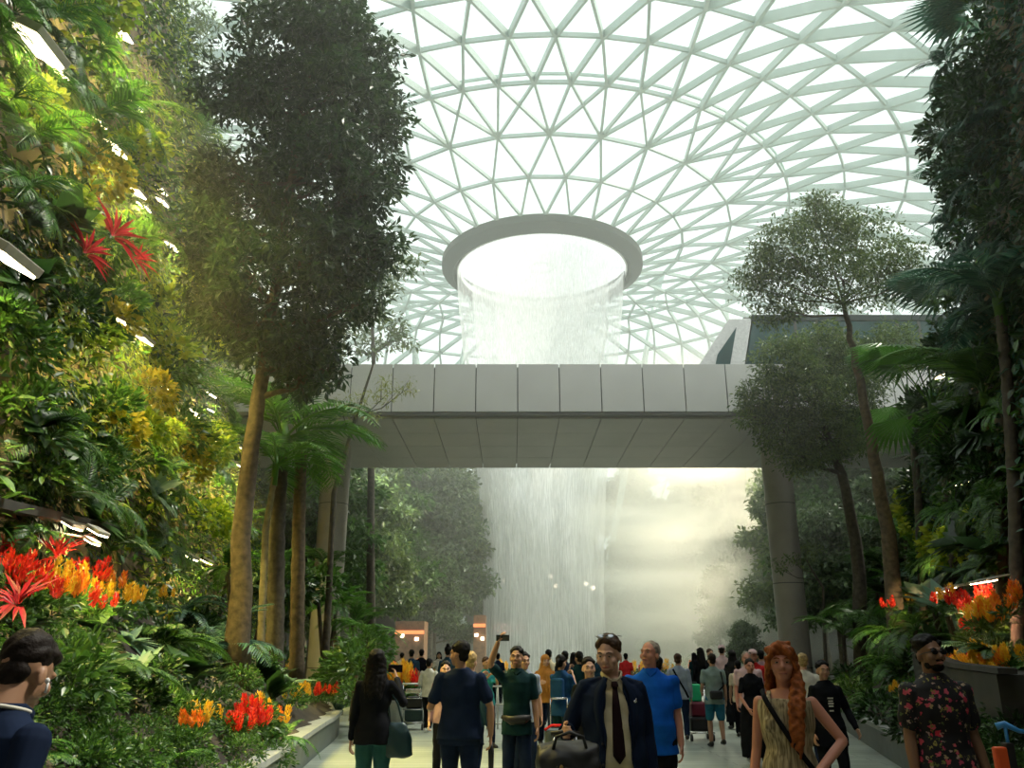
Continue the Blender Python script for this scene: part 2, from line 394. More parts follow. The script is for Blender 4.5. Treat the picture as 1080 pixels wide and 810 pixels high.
# celosia: green base as the thing, each plume a part; three plume meshes
PLM = {c: [npmesh('flower_plume', *plume(.26, .055), G[c]) for _ in range(3)] for c in ('fred', 'fyel', 'forg')}
BASEL = [npmesh('flowering_celosia', *bush_leaves(90, (.16, .16, .14), .13, LTn, 0, .3), G['mid']) for _ in range(2)]
def celosia(loc, c, s, label, group, n=5):
    o = mkobj('celosia_plant', BASEL[rnd.randrange(2)], None, loc, (0, 0, rnd.uniform(0, 6)), s); tag(o, label, 'flower', group)
    for k in range(n):
        a = k*2.4+rnd.random(); r = .12*rnd.random()+.03*k
        mkobj('flower_plume', PLM[c][rnd.randrange(3)], o, (math.cos(a)*r, math.sin(a)*r, .08+.05*rnd.random()), (rnd.uniform(-.2, .2), rnd.uniform(-.2, .2), a), rnd.uniform(.7, 1.25))
    return o
def plant(key, loc, s, label, group, rot=None, cat='plant', q=None):
    me = MESH[key+str(rnd.randrange(3) if q is None else q)]
    o = mkobj(me.name.split('.')[0], me, None, loc, rot or (rnd.uniform(-.15, .15), rnd.uniform(-.15, .15), rnd.uniform(0, 6.28)), s)
    return tag(o, label, cat, group)
# ================================================================== the setting
def pl(poly, y):
    "x on a polyline ((x,y),...) at y"
    for (x0, y0), (x1, y1) in zip(poly, poly[1:]):
        if y <= y1: return x0+(x1-x0)*max(0, (y-y0)/(y1-y0)) if y > y0 else x0
    return poly[-1][0]
LWALL = [(-3.9, -4), (-4.3, 2), (-4.9, 8), (-5.9, 14), (-7.1, 20), (-8.4, 27), (-9.6, 34), (-12, 42)]
RWALL = [(4.9, -4), (5.4, 4), (6.3, 8), (7.9, 14), (10.1, 20), (13, 27), (17, 36), (20, 42)]
LKERB = [(-1.9, -4), (-2.3, 3), (-2.7, 8), (-3.15, 13), (-3.45, 16), (-3.6, 18), (-3.85, 20), (-4.5, 22.5), (-5.6, 24.5), (-8.3, 26.6)]
RKERB = [(3.2, -4), (3.5, 3), (4.5, 8), (5.8, 13), (7.3, 19), (8.6, 24), (10.5, 29), (13, 33), (16, 35.5)]
def lwx(y, z): return pl(LWALL, y)-.15*z+.0*math.sin(y)
def rwx(y, z): return pl(RWALL, y)+.10*z
def rtop(y): return 15.5 if y < 14 else max(8.5, 15.5-(y-14)*1.2)
# floor: stone planks laid across the path
m, nt, out = newmat('paving_planks')
b = N(nt, 'ShaderNodeBsdfPrincipled'); b.inputs['Roughness'].default_value = .38; L(nt, b.outputs[0], out.inputs[0])
tc = N(nt, 'ShaderNodeTexCoord'); br = N(nt, 'ShaderNodeTexBrick')
br.inputs['Scale'].default_value = 1; br.inputs['Brick Width'].default_value = 2.4; br.inputs['Row Height'].default_value = .30; br.inputs['Mortar Size'].default_value = .012
br.inputs['Color1'].default_value = (.37, .41, .36, 1); br.inputs['Color2'].default_value = (.27, .31, .27, 1); br.inputs['Mortar'].default_value = (.10, .115, .10, 1)
no = N(nt, 'ShaderNodeTexNoise'); no.inputs['Scale'].default_value = 1.3; no.inputs['Detail'].default_value = 6
mx = N(nt, 'ShaderNodeMix', data_type='RGBA', blend_type='MULTIPLY'); mx.inputs[0].default_value = .6
rr = ramp(nt, [(.3, (.6, .62, .6)), (.7, (1.1, 1.1, 1.05))])
L(nt, tc.outputs['Object'], br.inputs['Vector']); L(nt, tc.outputs['Object'], no.inputs['Vector']); L(nt, no.outputs['Fac'], rr.inputs[0])
L(nt, br.outputs['Color'], mx.inputs[6]); L(nt, rr.outputs[0], mx.inputs[7]); L(nt, mx.outputs[2], b.inputs['Base Color'])
M['floor'] = m
fl = MB(); fl.box((0, 48, -.1), (130, 120, .2)); tag(fl.build('floor', M['floor']), kind='structure')
# planters: kerb with coping and soil slopes
def kerb(pts, side, name, label):
    root = empty(name, (0, 0, 0), 0, label, 'planter')
    face = MB(); cop = MB(); soil = MB()
    P = [Vector((x, y, 0)) for x, y in pts]
    # resample
    Q = []
    for a, b_ in zip(P, P[1:]):
        for t in range(4): Q.append(a.lerp(b_, t/4))
    Q.append(P[-1])
    for _ in range(2): Q = [Q[0]]+[(Q[i-1]+Q[i]*2+Q[i+1])/4 for i in range(1, len(Q)-1)]+[Q[-1]]
    def sweep(mb, prof):
        n = len(prof); vs = []
        for i, p in enumerate(Q):
            t = (Q[min(i+1, len(Q)-1)]-Q[max(i-1, 0)]).normalized(); nn = Vector((t.y, -t.x, 0))*side
            for (u, z) in prof: vs.append(p+nn*u+Vector((0, 0, z)))
        fs = [(i*n+j, i*n+(j+1) % n, (i+1)*n+(j+1) % n, (i+1)*n+j) for i in range(len(Q)-1) for j in range(n)]
        if side < 0: fs = [f[::-1] for f in fs]
        mb.add(vs, fs); mb.add(vs[:n], [tuple(range(n))]); mb.add(vs[-n:], [tuple(range(n))])
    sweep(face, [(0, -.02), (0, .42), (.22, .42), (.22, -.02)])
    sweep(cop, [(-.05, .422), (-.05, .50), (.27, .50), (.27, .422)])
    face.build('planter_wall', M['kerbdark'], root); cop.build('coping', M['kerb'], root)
    return root, Q
lk, LQ = kerb(LKERB, -1, 'planter_kerb', 'curved dark stone kerb wall holding the left flower bed')
rk, RQ = kerb(RKERB, 1, 'planter_kerb', 'straight dark stone kerb wall holding the right flower bed')
def lsoil(x, y):
    k = pl(LKERB, y); w = lwx(y, 1); t = max(0, min(1, (x-k)/(w-k+1e-6))); return .40+1.9*t**1.1
def rsoil(x, y):
    k = pl(RKERB, y); w = rwx(y, 1); t = max(0, min(1, (x-k)/(w-k+1e-6))); return .40+1.5*t
def soil(f, K, Wf, y0, y1, name, sgn):
    mb = MB(); ny, nx = 40, 10
    for j in range(ny+1):
        y = y0+(y1-y0)*j/ny
        for i in range(nx+1):
            a = pl(K, y)+sgn*.12; x = a+(Wf(y, 1)+sgn*.6-a)*i/nx; z = f(x, y)+.06*math.sin(x*5)*math.cos(y*4); mb.v.append((x, y, z))
    mb.n = len(mb.v); fs = [(j*(nx+1)+i, j*(nx+1)+i+1, (j+1)*(nx+1)+i+1, (j+1)*(nx+1)+i) for j in range(ny) for i in range(nx)]
    mb.f = fs if sgn > 0 else [f_[::-1] for f_ in fs]; mb.mi = [0]*len(fs)
    tag(mb.build(name, M['soil'], smooth=True), kind='structure')
soil(lsoil, LKERB, lwx, -4, 26.4, 'ground_left', -1); soil(rsoil, RKERB, rwx, -4, 35, 'ground_right', 1)
# green walls: earth-dark backing and a lattice of stone panels
m, nt, out = newmat('stone_panels')
b = N(nt, 'ShaderNodeBsdfPrincipled'); b.inputs['Roughness'].default_value = .8; L(nt, b.outputs[0], out.inputs[0])
uv = N(nt, 'ShaderNodeTexCoord'); mp = N(nt, 'ShaderNodeMapping'); mp.inputs['Rotation'].default_value = (PI/2, 0, PI/2)
br = N(nt, 'ShaderNodeTexBrick'); br.inputs['Scale'].default_value = 1; br.inputs['Brick Width'].default_value = 2.2; br.inputs['Row Height'].default_value = .9; br.inputs['Mortar Size'].default_value = .04
br.inputs['Color1'].default_value = (.20, .14, .06, 1); br.inputs['Color2'].default_value = (.10, .075, .035, 1); br.inputs['Mortar'].default_value = (.012, .011, .008, 1)
sx = N(nt, 'ShaderNodeSeparateXYZ'); cx = N(nt, 'ShaderNodeCombineXYZ')
L(nt, uv.outputs['Object'], sx.inputs[0]); L(nt, sx.outputs['Y'], cx.inputs['X']); L(nt, sx.outputs['Z'], cx.inputs['Y']); L(nt, cx.outputs[0], br.inputs['Vector'])
L(nt, br.outputs['Color'], b.inputs['Base Color']); M['panels'] = m
def green_wall(name, wf, top, y0, y1, sgn):
    mb = MB(); ny, nz = 50, 24; vs = []
    for j in range(ny+1):
        y = y0+(y1-y0)*j/ny
        for i in range(nz+1):
            z = top(y)*i/nz; vs.append((wf(y, z)+sgn*(.5+.25*math.sin(y*.9+z*.7)*math.sin(z*.5+y*.3)), y, z))
    fs = [(j*(nz+1)+i, (j+1)*(nz+1)+i, (j+1)*(nz+1)+i+1, j*(nz+1)+i+1) for j in range(ny) for i in range(nz)]
    n = len(vs); back = [(x+sgn*1.5, y, z) for x, y, z in vs]
    if sgn > 0: fs = [f[::-1] for f in fs]
    mb.add(vs, fs); mb.add(back, [f[::-1] for f in fs])
    tp = [(j*(nz+1)+nz, (j+1)*(nz+1)+nz, n+(j+1)*(nz+1)+nz, n+j*(nz+1)+nz) for j in range(ny)]
    mb.add([*vs, *back], tp)
    return tag(mb.build(name, M['panels'], smooth=True), kind='structure')
ltop = lambda y: 21.0 if y < 30 else 21-(y-30)*.3
bw = MB(); bw.box((0, -7.5, 13), (60, 1, 26)); tag(bw.build('wall_back', M['gap']), kind='structure')
green_wall('wall_left', lwx, ltop, -4, 42, -1); green_wall('wall_right', rwx, rtop, -4, 42, 1)
# ------------------------------------------------------------------ roof: a glass torus-like shell on a triangular steel lattice around the oculus
AX, AY = 3.0, 75.0
PROF = [(9.8, 38.9), (14, 40.2), (18.6, 41.2), (24, 41.9), (28.8, 42.0), (33.8, 41.0), (39, 39.0), (44.5, 36.2), (50, 32.6), (55.5, 28.2), (61, 22.8), (66, 16.5), (70, 9.5)]
NI = 28
def rp(r_, z_, a): return Vector((AX+r_*math.sin(a), AY-r_*math.cos(a), z_))
def okang(k, a):   # the shell's rim is open over the entrance, towards the viewer
    a = (a+PI) % (2*PI)-PI; return not (PROF[k][0] > 56 and abs(a) < 1.05)
lat = {'ring_beam': MB(), 'diagonal_beam': MB()}
glass = MB()
nodes = []
for k, (r_, z_) in enumerate(PROF):
    n = NI if k < 3 else NI*2
    off = .5 if k % 2 else 0
    nodes.append([(2*PI*(i+off)/n) for i in range(n)])
lastang = nodes
def nrm(k):
    a, b_ = PROF[max(k-1, 0)], PROF[min(k+1, len(PROF)-1)]; t = Vector((b_[0]-a[0], b_[1]-a[1])); t.normalize(); return (-t.y, t.x)
def upv(k, a): nr, nz = nrm(k); return Vector((nr*math.sin(a), -nr*math.cos(a), nz))
def node(k, a): return rp(*PROF[k], a)
for k in range(len(PROF)):
    A = nodes[k]; n = len(A)
    w = .20 if k < 5 else .24
    for i in range(n):
        a, b_ = A[i], A[(i+1) % n]+(2*PI if i == n-1 else 0)
        if okang(k, a) and okang(k, b_):
            lat['ring_beam'].beam(node(k, a), node(k, b_), w*.9, .34, upv(k, a))
            if k == 3:
                o = Vector((0, 0, .75)); lat['ring_beam'].beam(node(k, a)+o, node(k, b_)+o, .16, .2, upv(k, a))
    if k+1 < len(PROF):
        B = nodes[k+1]; nb = len(B)
        def nearest(arr, a):
            return sorted(arr, key=lambda q: abs((q-a+PI) % (2*PI)-PI))
        for a in A:
            if len(B) == len(A): t = nearest(B, a)[:2]
            else: t = nearest(B, a)[:3] if min(abs((q-a+PI) % (2*PI)-PI) for q in B) < .01 else nearest(B, a)[:4]
            for b_ in t:
                if okang(k, a) and okang(k+1, b_):
                    lat['diagonal_beam'].beam(node(k, a), node(k+1, b_), w*.9 if k < 3 else w, .34 if k < 3 else .62 if k < 5 else .75, (upv(k, a)+upv(k+1, b_)).normalized())
# glazing skin just above the beams
ng = 112; off = .45
for k in range(len(PROF)-1):
    for i in range(ng):
        a, b_ = 2*PI*i/ng, 2*PI*(i+1)/ng
        if not (okang(k+1, a) and okang(k+1, b_)): continue
        q = [node(k, a)+upv(k, a)*off, node(k, b_)+upv(k, b_)*off, node(k+1, b_)+upv(k+1, b_)*off, node(k+1, a)+upv(k+1, a)*off]
        glass.add(q, [(0, 1, 2, 3)])
m, nt, out = newmat('roof_glass'); t = N(nt, 'ShaderNodeBsdfTransparent'); t.inputs[0].default_value = (.93, .97, .95, 1)
g = N(nt, 'ShaderNodeBsdfGlossy'); g.inputs['Roughness'].default_value = .05; g.inputs[0].default_value = (.8, .9, .88, 1); mx = N(nt, 'ShaderNodeMixShader'); mx.inputs[0].default_value = .06
L(nt, t.outputs[0], mx.inputs[1]); L(nt, g.outputs[0], mx.inputs[2]); L(nt, mx.outputs[0], out.inputs[0]); M['glass'] = m
roof = glass.build('ceiling', M['glass']); tag(roof, kind='structure')
for nme, mb in lat.items(): tag(mb.build(nme, M['steel'], roof), kind='stuff')
# oculus ring with the acrylic funnel lip and the little hoop in the middle
ocu = empty('oculus_ring', (AX, AY, 37.9), 0, 'broad dark grey steel ring around the round roof opening over the waterfall', 'roof ring')
def annulus(r0, r1, z0, z1, n=96):
    mb = MB(); vs = []
    for i in range(n):
        a = 2*PI*i/n; c, s = math.cos(a), math.sin(a)
        vs += [(c*r0, s*r0, z0), (c*r1, s*r1, z0), (c*r1, s*r1, z1), (c*r0, s*r0, z1)]
    fs = []
    for i in range(n):
        j = (i+1) % n
        for q in range(4): p = (q+1) % 4; fs.append((i*4+q, i*4+p, j*4+p, j*4+q))
    return mb.add(vs, [f[::-1] for f in fs])
def cone_ring(pr, n=96):
    "closed profile swept round"
    mb = MB(); k = len(pr); vs = [(math.cos(2*PI*i/n)*r_, math.sin(2*PI*i/n)*r_, z) for i in range(n) for r_, z in pr]
    fs = [(i*k+q, ((i+1) % n)*k+q, ((i+1) % n)*k+(q+1) % k, i*k+(q+1) % k) for i in range(n) for q in range(k)]
    return mb.add(vs, fs)
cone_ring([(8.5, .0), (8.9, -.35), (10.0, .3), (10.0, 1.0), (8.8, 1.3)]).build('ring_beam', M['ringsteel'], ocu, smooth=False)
annulus(8.36, 8.48, -.1, .6).build('weir_lip', M['white'], ocu)
hoop = MB(); n = 24
for i in range(n):
    a, b_ = 2*PI*i/n, 2*PI*(i+1)/n; hoop.beam((1.15*math.cos(a), 1.15*math.sin(a), .6), (1.15*math.cos(b_), 1.15*math.sin(b_), .6), .1, .1)
for i in range(6):
    a = 2*PI*i/6; hoop.beam((1.15*math.cos(a), 1.15*math.sin(a), .6), (1.5*math.cos(a), 1.5*math.sin(a), .6), .05, .05)
    hoop.beam((1.2*math.cos(a), 1.2*math.sin(a), .6), (8.45*math.cos(a), 8.45*math.sin(a), .6), .02, .02)
hoop.build('centre_hoop', M['steel'], ocu)
fins = MB()
for i in range(150):
    a = 2*PI*i/150+rnd.uniform(-.01, .01); (math.sin(a) > -.1) and fins.beam((8.2*math.cos(a), 8.2*math.sin(a), -.15), (8.15*math.cos(a), 8.15*math.sin(a), -.7-rnd.random()*.9), .14, .08)
tag(fins.build('weir_fin', M['gap'], ocu), kind='stuff')
# waterfall
def watermat(name, lo, hi, dens, sc=(9, 9, .35)):
    m, nt, out = newmat(name); tc = N(nt, 'ShaderNodeTexCoord'); mp = N(nt, 'ShaderNodeMapping'); mp.inputs['Scale'].default_value = sc
    no = N(nt, 'ShaderNodeTexNoise'); no.inputs['Scale'].default_value = 1; no.inputs['Detail'].default_value = 5; no.inputs['Roughness'].default_value = .6
    L(nt, tc.outputs['Object'], mp.inputs[0]); L(nt, mp.outputs[0], no.inputs['Vector'])
    # thinner at the top where the sheet has only left the rim, thicker where it has broken into spray
    sz = N(nt, 'ShaderNodeSeparateXYZ'); L(nt, tc.outputs['Object'], sz.inputs[0])
    mr = N(nt, 'ShaderNodeMapRange'); mr.inputs[1].default_value = 0; mr.inputs[2].default_value = 38; mr.inputs[3].default_value = dens; mr.inputs[4].default_value = dens*.95; L(nt, sz.outputs['Z'], mr.inputs[0])
    r = N(nt, 'ShaderNodeMapRange'); r.inputs[1].default_value = lo; r.inputs[2].default_value = hi; r.inputs[3].default_value = .38; r.inputs[4].default_value = 1; L(nt, no.outputs['Fac'], r.inputs[0])
    mu = N(nt, 'ShaderNodeMath', operation='MULTIPLY'); L(nt, mr.outputs[0], mu.inputs[0]); L(nt, r.outputs[0], mu.inputs[1])
    d = N(nt, 'ShaderNodeBsdfDiffuse'); d.inputs[0].default_value = (.93, .94, .93, 1); tl = N(nt, 'ShaderNodeBsdfTranslucent'); tl.inputs[0].default_value = (.93, .94, .93, 1)
    mx = N(nt, 'ShaderNodeMixShader'); mx.inputs[0].default_value = .5; L(nt, d.outputs[0], mx.inputs[1]); L(nt, tl.outputs[0], mx.inputs[2])
    tp = N(nt, 'ShaderNodeBsdfTransparent'); m2 = N(nt, 'ShaderNodeMixShader'); L(nt, mu.outputs[0], m2.inputs[0]); L(nt, tp.outputs[0], m2.inputs[1]); L(nt, mx.outputs[0], m2.inputs[2]); L(nt, m2.outputs[0], out.inputs[0])
    return m
wf = empty('waterfall', (AX-.2, AY, 0), 0, 'tall white waterfall dropping from the round roof opening into the mist', 'waterfall')
def curtain(f, mtl, n=128, wob=.12):
    prof = [(8.3, 38.0), (8.15, 35), (7.6, 30), (6.9, 25), (6.2, 20), (5.75, 16), (5.4, 11), (5.2, 6), (5.3, 0.02)]
    vs = []; K = len(prof)
    for i in range(n):
        a = 2*PI*i/n; w_ = 1+wob*.25*math.sin(a*7)+wob*.2*math.sin(a*17+1)
        for (r_, z) in prof: q = f*r_*(1+(w_-1)*(1-z/38)); vs.append((q*math.cos(a), q*math.sin(a), z))
    fs = [(i*K+j, i*K+j+1, ((i+1) % n)*K+j+1, ((i+1) % n)*K+j) for i in range(n) for j in range(K-1)]
    return MB().add(vs, fs).build('water_curtain', mtl, wf, smooth=True)
curtain(1, watermat('water_sheet', .38, .68, .62)); curtain(.82, watermat('water_sheet_inner', .40, .66, .6, (7, 7, .5))); curtain(.55, watermat('water_core', .40, .66, .6, (6, 6, .6)))
# ------------------------------------------------------------------ roof columns leaning in pairs behind the bridge
def at_roof(px, py, Y): return W(px, py, Y)
for (a, b_, lab) in [((428, 318), (455, 470), 'slim pale steel column left of the waterfall, leaning away from it'), ((499, 322), (470, 470), 'slim steel column close beside the left edge of the waterfall'), ((694, 300), (664, 470), 'slim steel column close beside the right edge of the waterfall'), ((766, 290), (775, 470), 'slim steel column rising behind the train nose')]:
    p, q = W(a[0], a[1], 106), W(b_[0], b_[1], 104); d = (q-p); foot = p+d*(p.z/-d.z)
    root = empty('roof_column', foot, 0, lab, 'column')
    mb = MB(); mb.tube([Vector((0, 0, 0)), (p-foot)*.5, (p-foot)*1.02], [.42, .42, .34], 12); mb.build('shaft', M['steel'], root, smooth=True)
    mb = MB(); mb.tube([(p-foot)*.985, (p-foot)*1.03], [.5, .7], 12); mb.build('capital', M['steel'], root)
# ------------------------------------------------------------------ bridge
BY0, BY1, BZ0, BZ1 = 27.7, 36.2, 9.62, 11.5
br_ = empty('footbridge', (0, 0, 0), 0, 'wide grey metal-clad bridge crossing the whole hall in front of the waterfall', 'bridge')
core = MB(); core.box((1, (BY0+BY1)/2+.1, (BZ0+BZ1)/2+.06), (56, BY1-BY0-.3, BZ1-BZ0-.2)); core.build('deck', M['gap'], br_)
PW = 1.475; x0 = .2-PW*17
for k in range(37):
    x = x0+PW*k+PW/2
    if k < 35:
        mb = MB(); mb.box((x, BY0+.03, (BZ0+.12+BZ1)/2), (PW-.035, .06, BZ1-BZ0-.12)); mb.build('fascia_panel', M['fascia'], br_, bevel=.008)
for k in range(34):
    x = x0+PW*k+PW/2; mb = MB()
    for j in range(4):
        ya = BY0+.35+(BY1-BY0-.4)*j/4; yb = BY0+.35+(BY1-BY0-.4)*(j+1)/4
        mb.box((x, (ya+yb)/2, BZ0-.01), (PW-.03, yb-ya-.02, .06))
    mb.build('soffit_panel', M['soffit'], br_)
mb = MB(); mb.box((1, BY0+.18, BZ0+.06), (52, .3, .1)); mb.build('shadow_groove', M['gap'], br_)  # dark strip stands for the shade in the recess under the fascia
for (cx_, cy_, lab) in [(-6.95, 32, 'round bridge column on the left, its foot behind the flower bed'), (10.45, 32, 'round bridge column on the right, standing by the right kerb')]:
    c = empty('bridge_column', (cx_, cy_, 0), 0, lab, 'column')
    mb = MB()
    mb.tube([(0, 0, 0), (0, 0, 9.56)], [.56, .56], 40); mb.build('shaft', M['column'], c, smooth=False)
    for z in (1.2, 4.2, 7.2):
        mb = MB(); mb.tube([(0, 0, z), (0, 0, z+.03)], [.565, .565], 40); mb.build('joint_band', M['gap'], c)
    for p in c.children[0].data.polygons: p.use_smooth = len(p.vertices) == 4
# ------------------------------------------------------------------ train on the bridge
M['trainglass'] = mat('train_window', (.01, .06, .06), .3, var=.3, scale=1, spec=.3)
tr = empty('train', (7.6, 31.5, BZ1), 0, 'white people-mover train with a slanted nose halting on the bridge behind the trees', 'train')
def slab(poly, y0, y1, name, m_, bevel=.0):
    mb = MB(); n = len(poly); vs = [(x, y0, z) for x, z in poly]+[(x, y1, z) for x, z in poly]
    mb.add(vs, [tuple(range(n)), tuple(range(2*n-1, n-1, -1))]+[(i, n+i, n+(i+1) % n, (i+1) % n) for i in range(n)]); return mb.build(name, m_, tr, bevel=bevel)
slab([(0.15, .1), (-.05, 1.3), (1.35, 3.35), (2.3, 3.35), (1.55, .1)], -.0, 2.7, 'nose', M['white'], .05)
slab([(.55, .95), (.75, 1.75), (1.62, 2.95), (1.15, 1.0), (.8, .75)], -.03, 0.02, 'side_window', M['trainglass'])
slab([(1.6, .1), (2.35, 3.3), (13, 3.3), (13, .1)], .05, 2.65, 'car_body', M['trainglass'], .03)
slab([(1.55, .05), (1.62, .45), (13, .45), (13, .05)], -.01, 2.7, 'sill_band', M['fascia'])
slab([(2.25, 3.25), (2.3, 3.5), (13, 3.5), (13, 3.25)], -.02, 2.7, 'roof_edge', M['ringsteel'])
for x in (4.0, 4.9, 8.2, 9.1): slab([(x, .45), (x, 3.25), (x+.12, 3.25), (x+.12, .45)], .02, .08, 'door_post', M['gap'])
# ------------------------------------------------------------------ far terraces, shop floors with strip lights
def arc_wall(name, r_, z0, z1, a0, a1, th, m_, kind='structure', n=48):
    mb = MB(); vs = []
    for i in range(n+1):
        a = a0+(a1-a0)*i/n; s, c = math.sin(a), math.cos(a)
        for rr2, z in ((r_, z0), (r_, z1), (r_+th, z1), (r_+th, z0)): vs.append((AX+rr2*s, AY-rr2*c, z))
    fs = [(i*4+j, i*4+(j+1) % 4, (i+1)*4+(j+1) % 4, (i+1)*4+j) for i in range(n) for j in range(4)]
    mb.add(vs, fs); mb.add(vs[:4], [(0, 1, 2, 3)]); mb.add(vs[-4:], [(0, 1, 2, 3)])
    return tag(mb.build(name, m_), kind=kind)
M['terrace'] = mat('terrace_wall', (.10, .10, .075), .9, var=.4, scale=.8)
for k, (r_, z0, z1, th) in enumerate([(26, 0, 3.2, 5), (31, 0, 7.0, 5), (36, 0, 11, 6), (42, 0, 15.5, 8)]):
    arc_wall('trim_%d' % (k+1), r_, z0, z1, 1.55, 2*PI-1.55, th, M['terrace'])
# ================================================================== planting the place
def hit(px, py, f, y0=2.0, y1=60):
    "first ground distance along the ray where f(point) turns true"
    y = y0
    while y < y1:
        p = W(px, py, y)
        if f(p): return p
        y += .04
    return None
def lhit(px, py): return hit(px, py, lambda p: p.x < lwx(p.y, p.z))
def rhit(px, py): return hit(px, py, lambda p: p.x > rwx(p.y, p.z))
def okp(p): return p if p is not None and p.z > .25 else None
def lbed(px, py): return okp(hit(px, py, lambda p: p.x < pl(LKERB, p.y)-.1 and p.z < lsoil(p.x, p.y), 2, 26.5))
def rbed(px, py): return okp(hit(px, py, lambda p: p.x > pl(RKERB, p.y)+.1 and p.z < rsoil(p.x, p.y), 2, 35))
def sz(p): return (p-Vector((0, 0, CH))).length
WORD = {'bush_deep': 'dark leafy shrub', 'bush_mid': 'green leafy shrub', 'bush_small': 'small-leaved green shrub', 'lime': 'lime-yellow leafy shrub', 'gold': 'lamplight-painted golden shrub', 'fern_mid': 'bright green fern',
        'fern_deep': 'mid green fern', 'fern_blue': 'blue-green fern', 'areca': 'bright feathery palm clump', 'arecad': 'dark feathery palm clump', 'arecab': 'blue-green feathery palm clump', 'cord': 'red spiky-leaved cordyline',
        'cordp': 'dark maroon spiky cordyline', 'philo': 'broad-leaved green plant', 'philod': 'dark broad-leaved plant', 'silver': 'silvery-leaved plant', 'fan': 'green fan palm', 'fanb': 'blue-green fan palm', 'hang': 'dark hanging creeper', 'hangl': 'yellow-green hanging creeper'}
def zone(p, side):
    h = 'low' if p.z < 3.5 else 'halfway up' if p.z < 8 else 'high'
    d = 'its near end' if p.y < 10.5 else 'its middle' if p.y < 18 else 'its far end'
    return '%s on the %s green wall towards %s' % (h, side, d)
def wallplant(key, px, py, s, side='left', out=.35, q=None):
    p = lhit(px, py) if side == 'left' else rhit(px, py)
    if p is None: return
    sg = 1 if side == 'left' else -1
    p.x += sg*out
    lab = WORD[key]+' growing '+zone(p, side)
    if key.startswith('hang'): r = (0, rnd.uniform(-.1, .1), sg*PI/2+rnd.uniform(-.3, .3))
    elif key.startswith(('lime', 'gold', 'bush')): r = (rnd.uniform(-.3, .3), sg*.5, rnd.uniform(0, 6))
    else: r = (rnd.uniform(-.15, .15), sg*.55, rnd.uniform(-.4, .4))
    if not key.startswith(('hang', 'lime', 'gold', 'bush')):
        me = MESH[key+str(rnd.randrange(3))]; o = mkobj(me.name.split('.')[0], me, None, p, None, s)
        o.rotation_euler = (Matrix.Rotation(sg*.6, 3, 'Y') @ Matrix.Rotation(rnd.uniform(0, 6.28), 3, 'Z')).to_euler()
        return tag(o, lab, 'palm' if key.startswith(('areca', 'fan')) else 'fern' if key.startswith('fern') else 'plant', WORD[key]+'s '+zone(p, side))
    return plant(key, p, s, lab, WORD[key]+'s '+zone(p, side), r, 'creeper' if key.startswith('hang') else 'shrub')
# leaf cover nobody could count, clinging to both walls
def cover(name, wf, top, sgn, n, mats, y0, y1, label, hmax):
    lv = LV()
    for mi in range(len(mats)):
        k = n//len(mats); y = rng.uniform(y0, y1, k*3); z = rng.uniform(.5, hmax, k*3)
        msk = (np.sin(y*1.3+mi*2)+np.sin(z*1.1+y*.5+mi)+rng.normal(0, .5, k*3) > .1) & (z < np.array([top(a) for a in y])); y, z = y[msk][:k], z[msk][:k]; k = len(y)
        x = np.array([wf(a, b_) for a, b_ in zip(y, z)])+sgn*(rng.uniform(-.35, .25, k))
        d = unit(np.stack([-sgn*rng.uniform(.1, .8, k)*-1*-1, rng.normal(0, .5, k), rng.uniform(-1, .35, k)], 1)); d[:, 0] *= -1*1
        d[:, 0] = -sgn*abs(d[:, 0]); 
        lv.add(scatter(LT, frames(d, unit(np.stack([-sgn*np.full(k, .5), rng.normal(0, .3, k), np.full(k, .9)], 1))), np.stack([x, y, z], 1), rng.uniform(.13, .27, k)), mi)
    return tag(mkobj(name, lv.mesh(name, mats)), label, 'foliage', None, 'stuff')
cover('climbing_foliage', lwx, ltop, -1, 52000, [G['deep'], G['mid'], G['mid'], G['lime']], 5, 40, 'dense mixed leaf cover clinging to the tall left green wall', 21)
cover('climbing_foliage', rwx, rtop, 1, 30000, [G['deep'], G['deep'], G['mid'], G['blue']], 6, 40, 'dense dark leaf cover clinging to the right green wall', 15)
# --- left wall, by picture zone (column, row, kinds)
def fill(side, x0, x1, y0, y1, step, kinds, smul=1.0, jit=.45, out=.35):
    y = y0
    while y <= y1:
        x = x0
        while x <= x1:
            a, b_ = x+rnd.uniform(-jit, jit)*step, y+rnd.uniform(-jit, jit)*step
            k = rnd.choice(kinds); p = lhit(a, b_) if side == 'left' else rhit(a, b_)
            if p is not None and .6 < p.z < (20.5 if side == 'left' else rtop(p.y)+.4) and p.y < 39:
                s = sz(p)*step/870*1.15*smul*(.55 if k.startswith(('areca', 'fan')) else 1)*rnd.uniform(.8, 1.25)
                s = max(.45, min(1.9, s)); wallplant(k, a, b_, s, side, out)
            x += step
        y += step
fill('left', -10, 120, 0, 110, 48, ['areca', 'arecad', 'fern_mid', 'lime', 'fern_deep'])
fill('left', 0, 150, 110, 215, 46, ['areca', 'lime', 'gold', 'fern_mid', 'hangl'])
fill('left', -10, 70, 200, 330, 46, ['bush_deep', 'hang', 'philod', 'fern_deep'])
fill('left', 70, 190, 230, 330, 42, ['fern_mid', 'bush_mid', 'lime', 'hangl', 'areca'])
fill('left', -10, 90, 330, 520, 46, ['hang', 'bush_deep', 'philod', 'bush_mid'])
fill('left', 90, 200, 330, 480, 38, ['lime', 'gold', 'gold', 'fern_mid', 'hangl', 'lime'])
fill('left', 180, 270, 300, 480, 36, ['areca', 'fern_deep', 'bush_mid', 'lime'])
fill('left', 150, 265, 470, 560, 34, ['gold', 'lime', 'fern_mid', 'areca'])
fill('left', 10, 160, 480, 570, 42, ['arecad', 'silver', 'fern_deep', 'philo'])
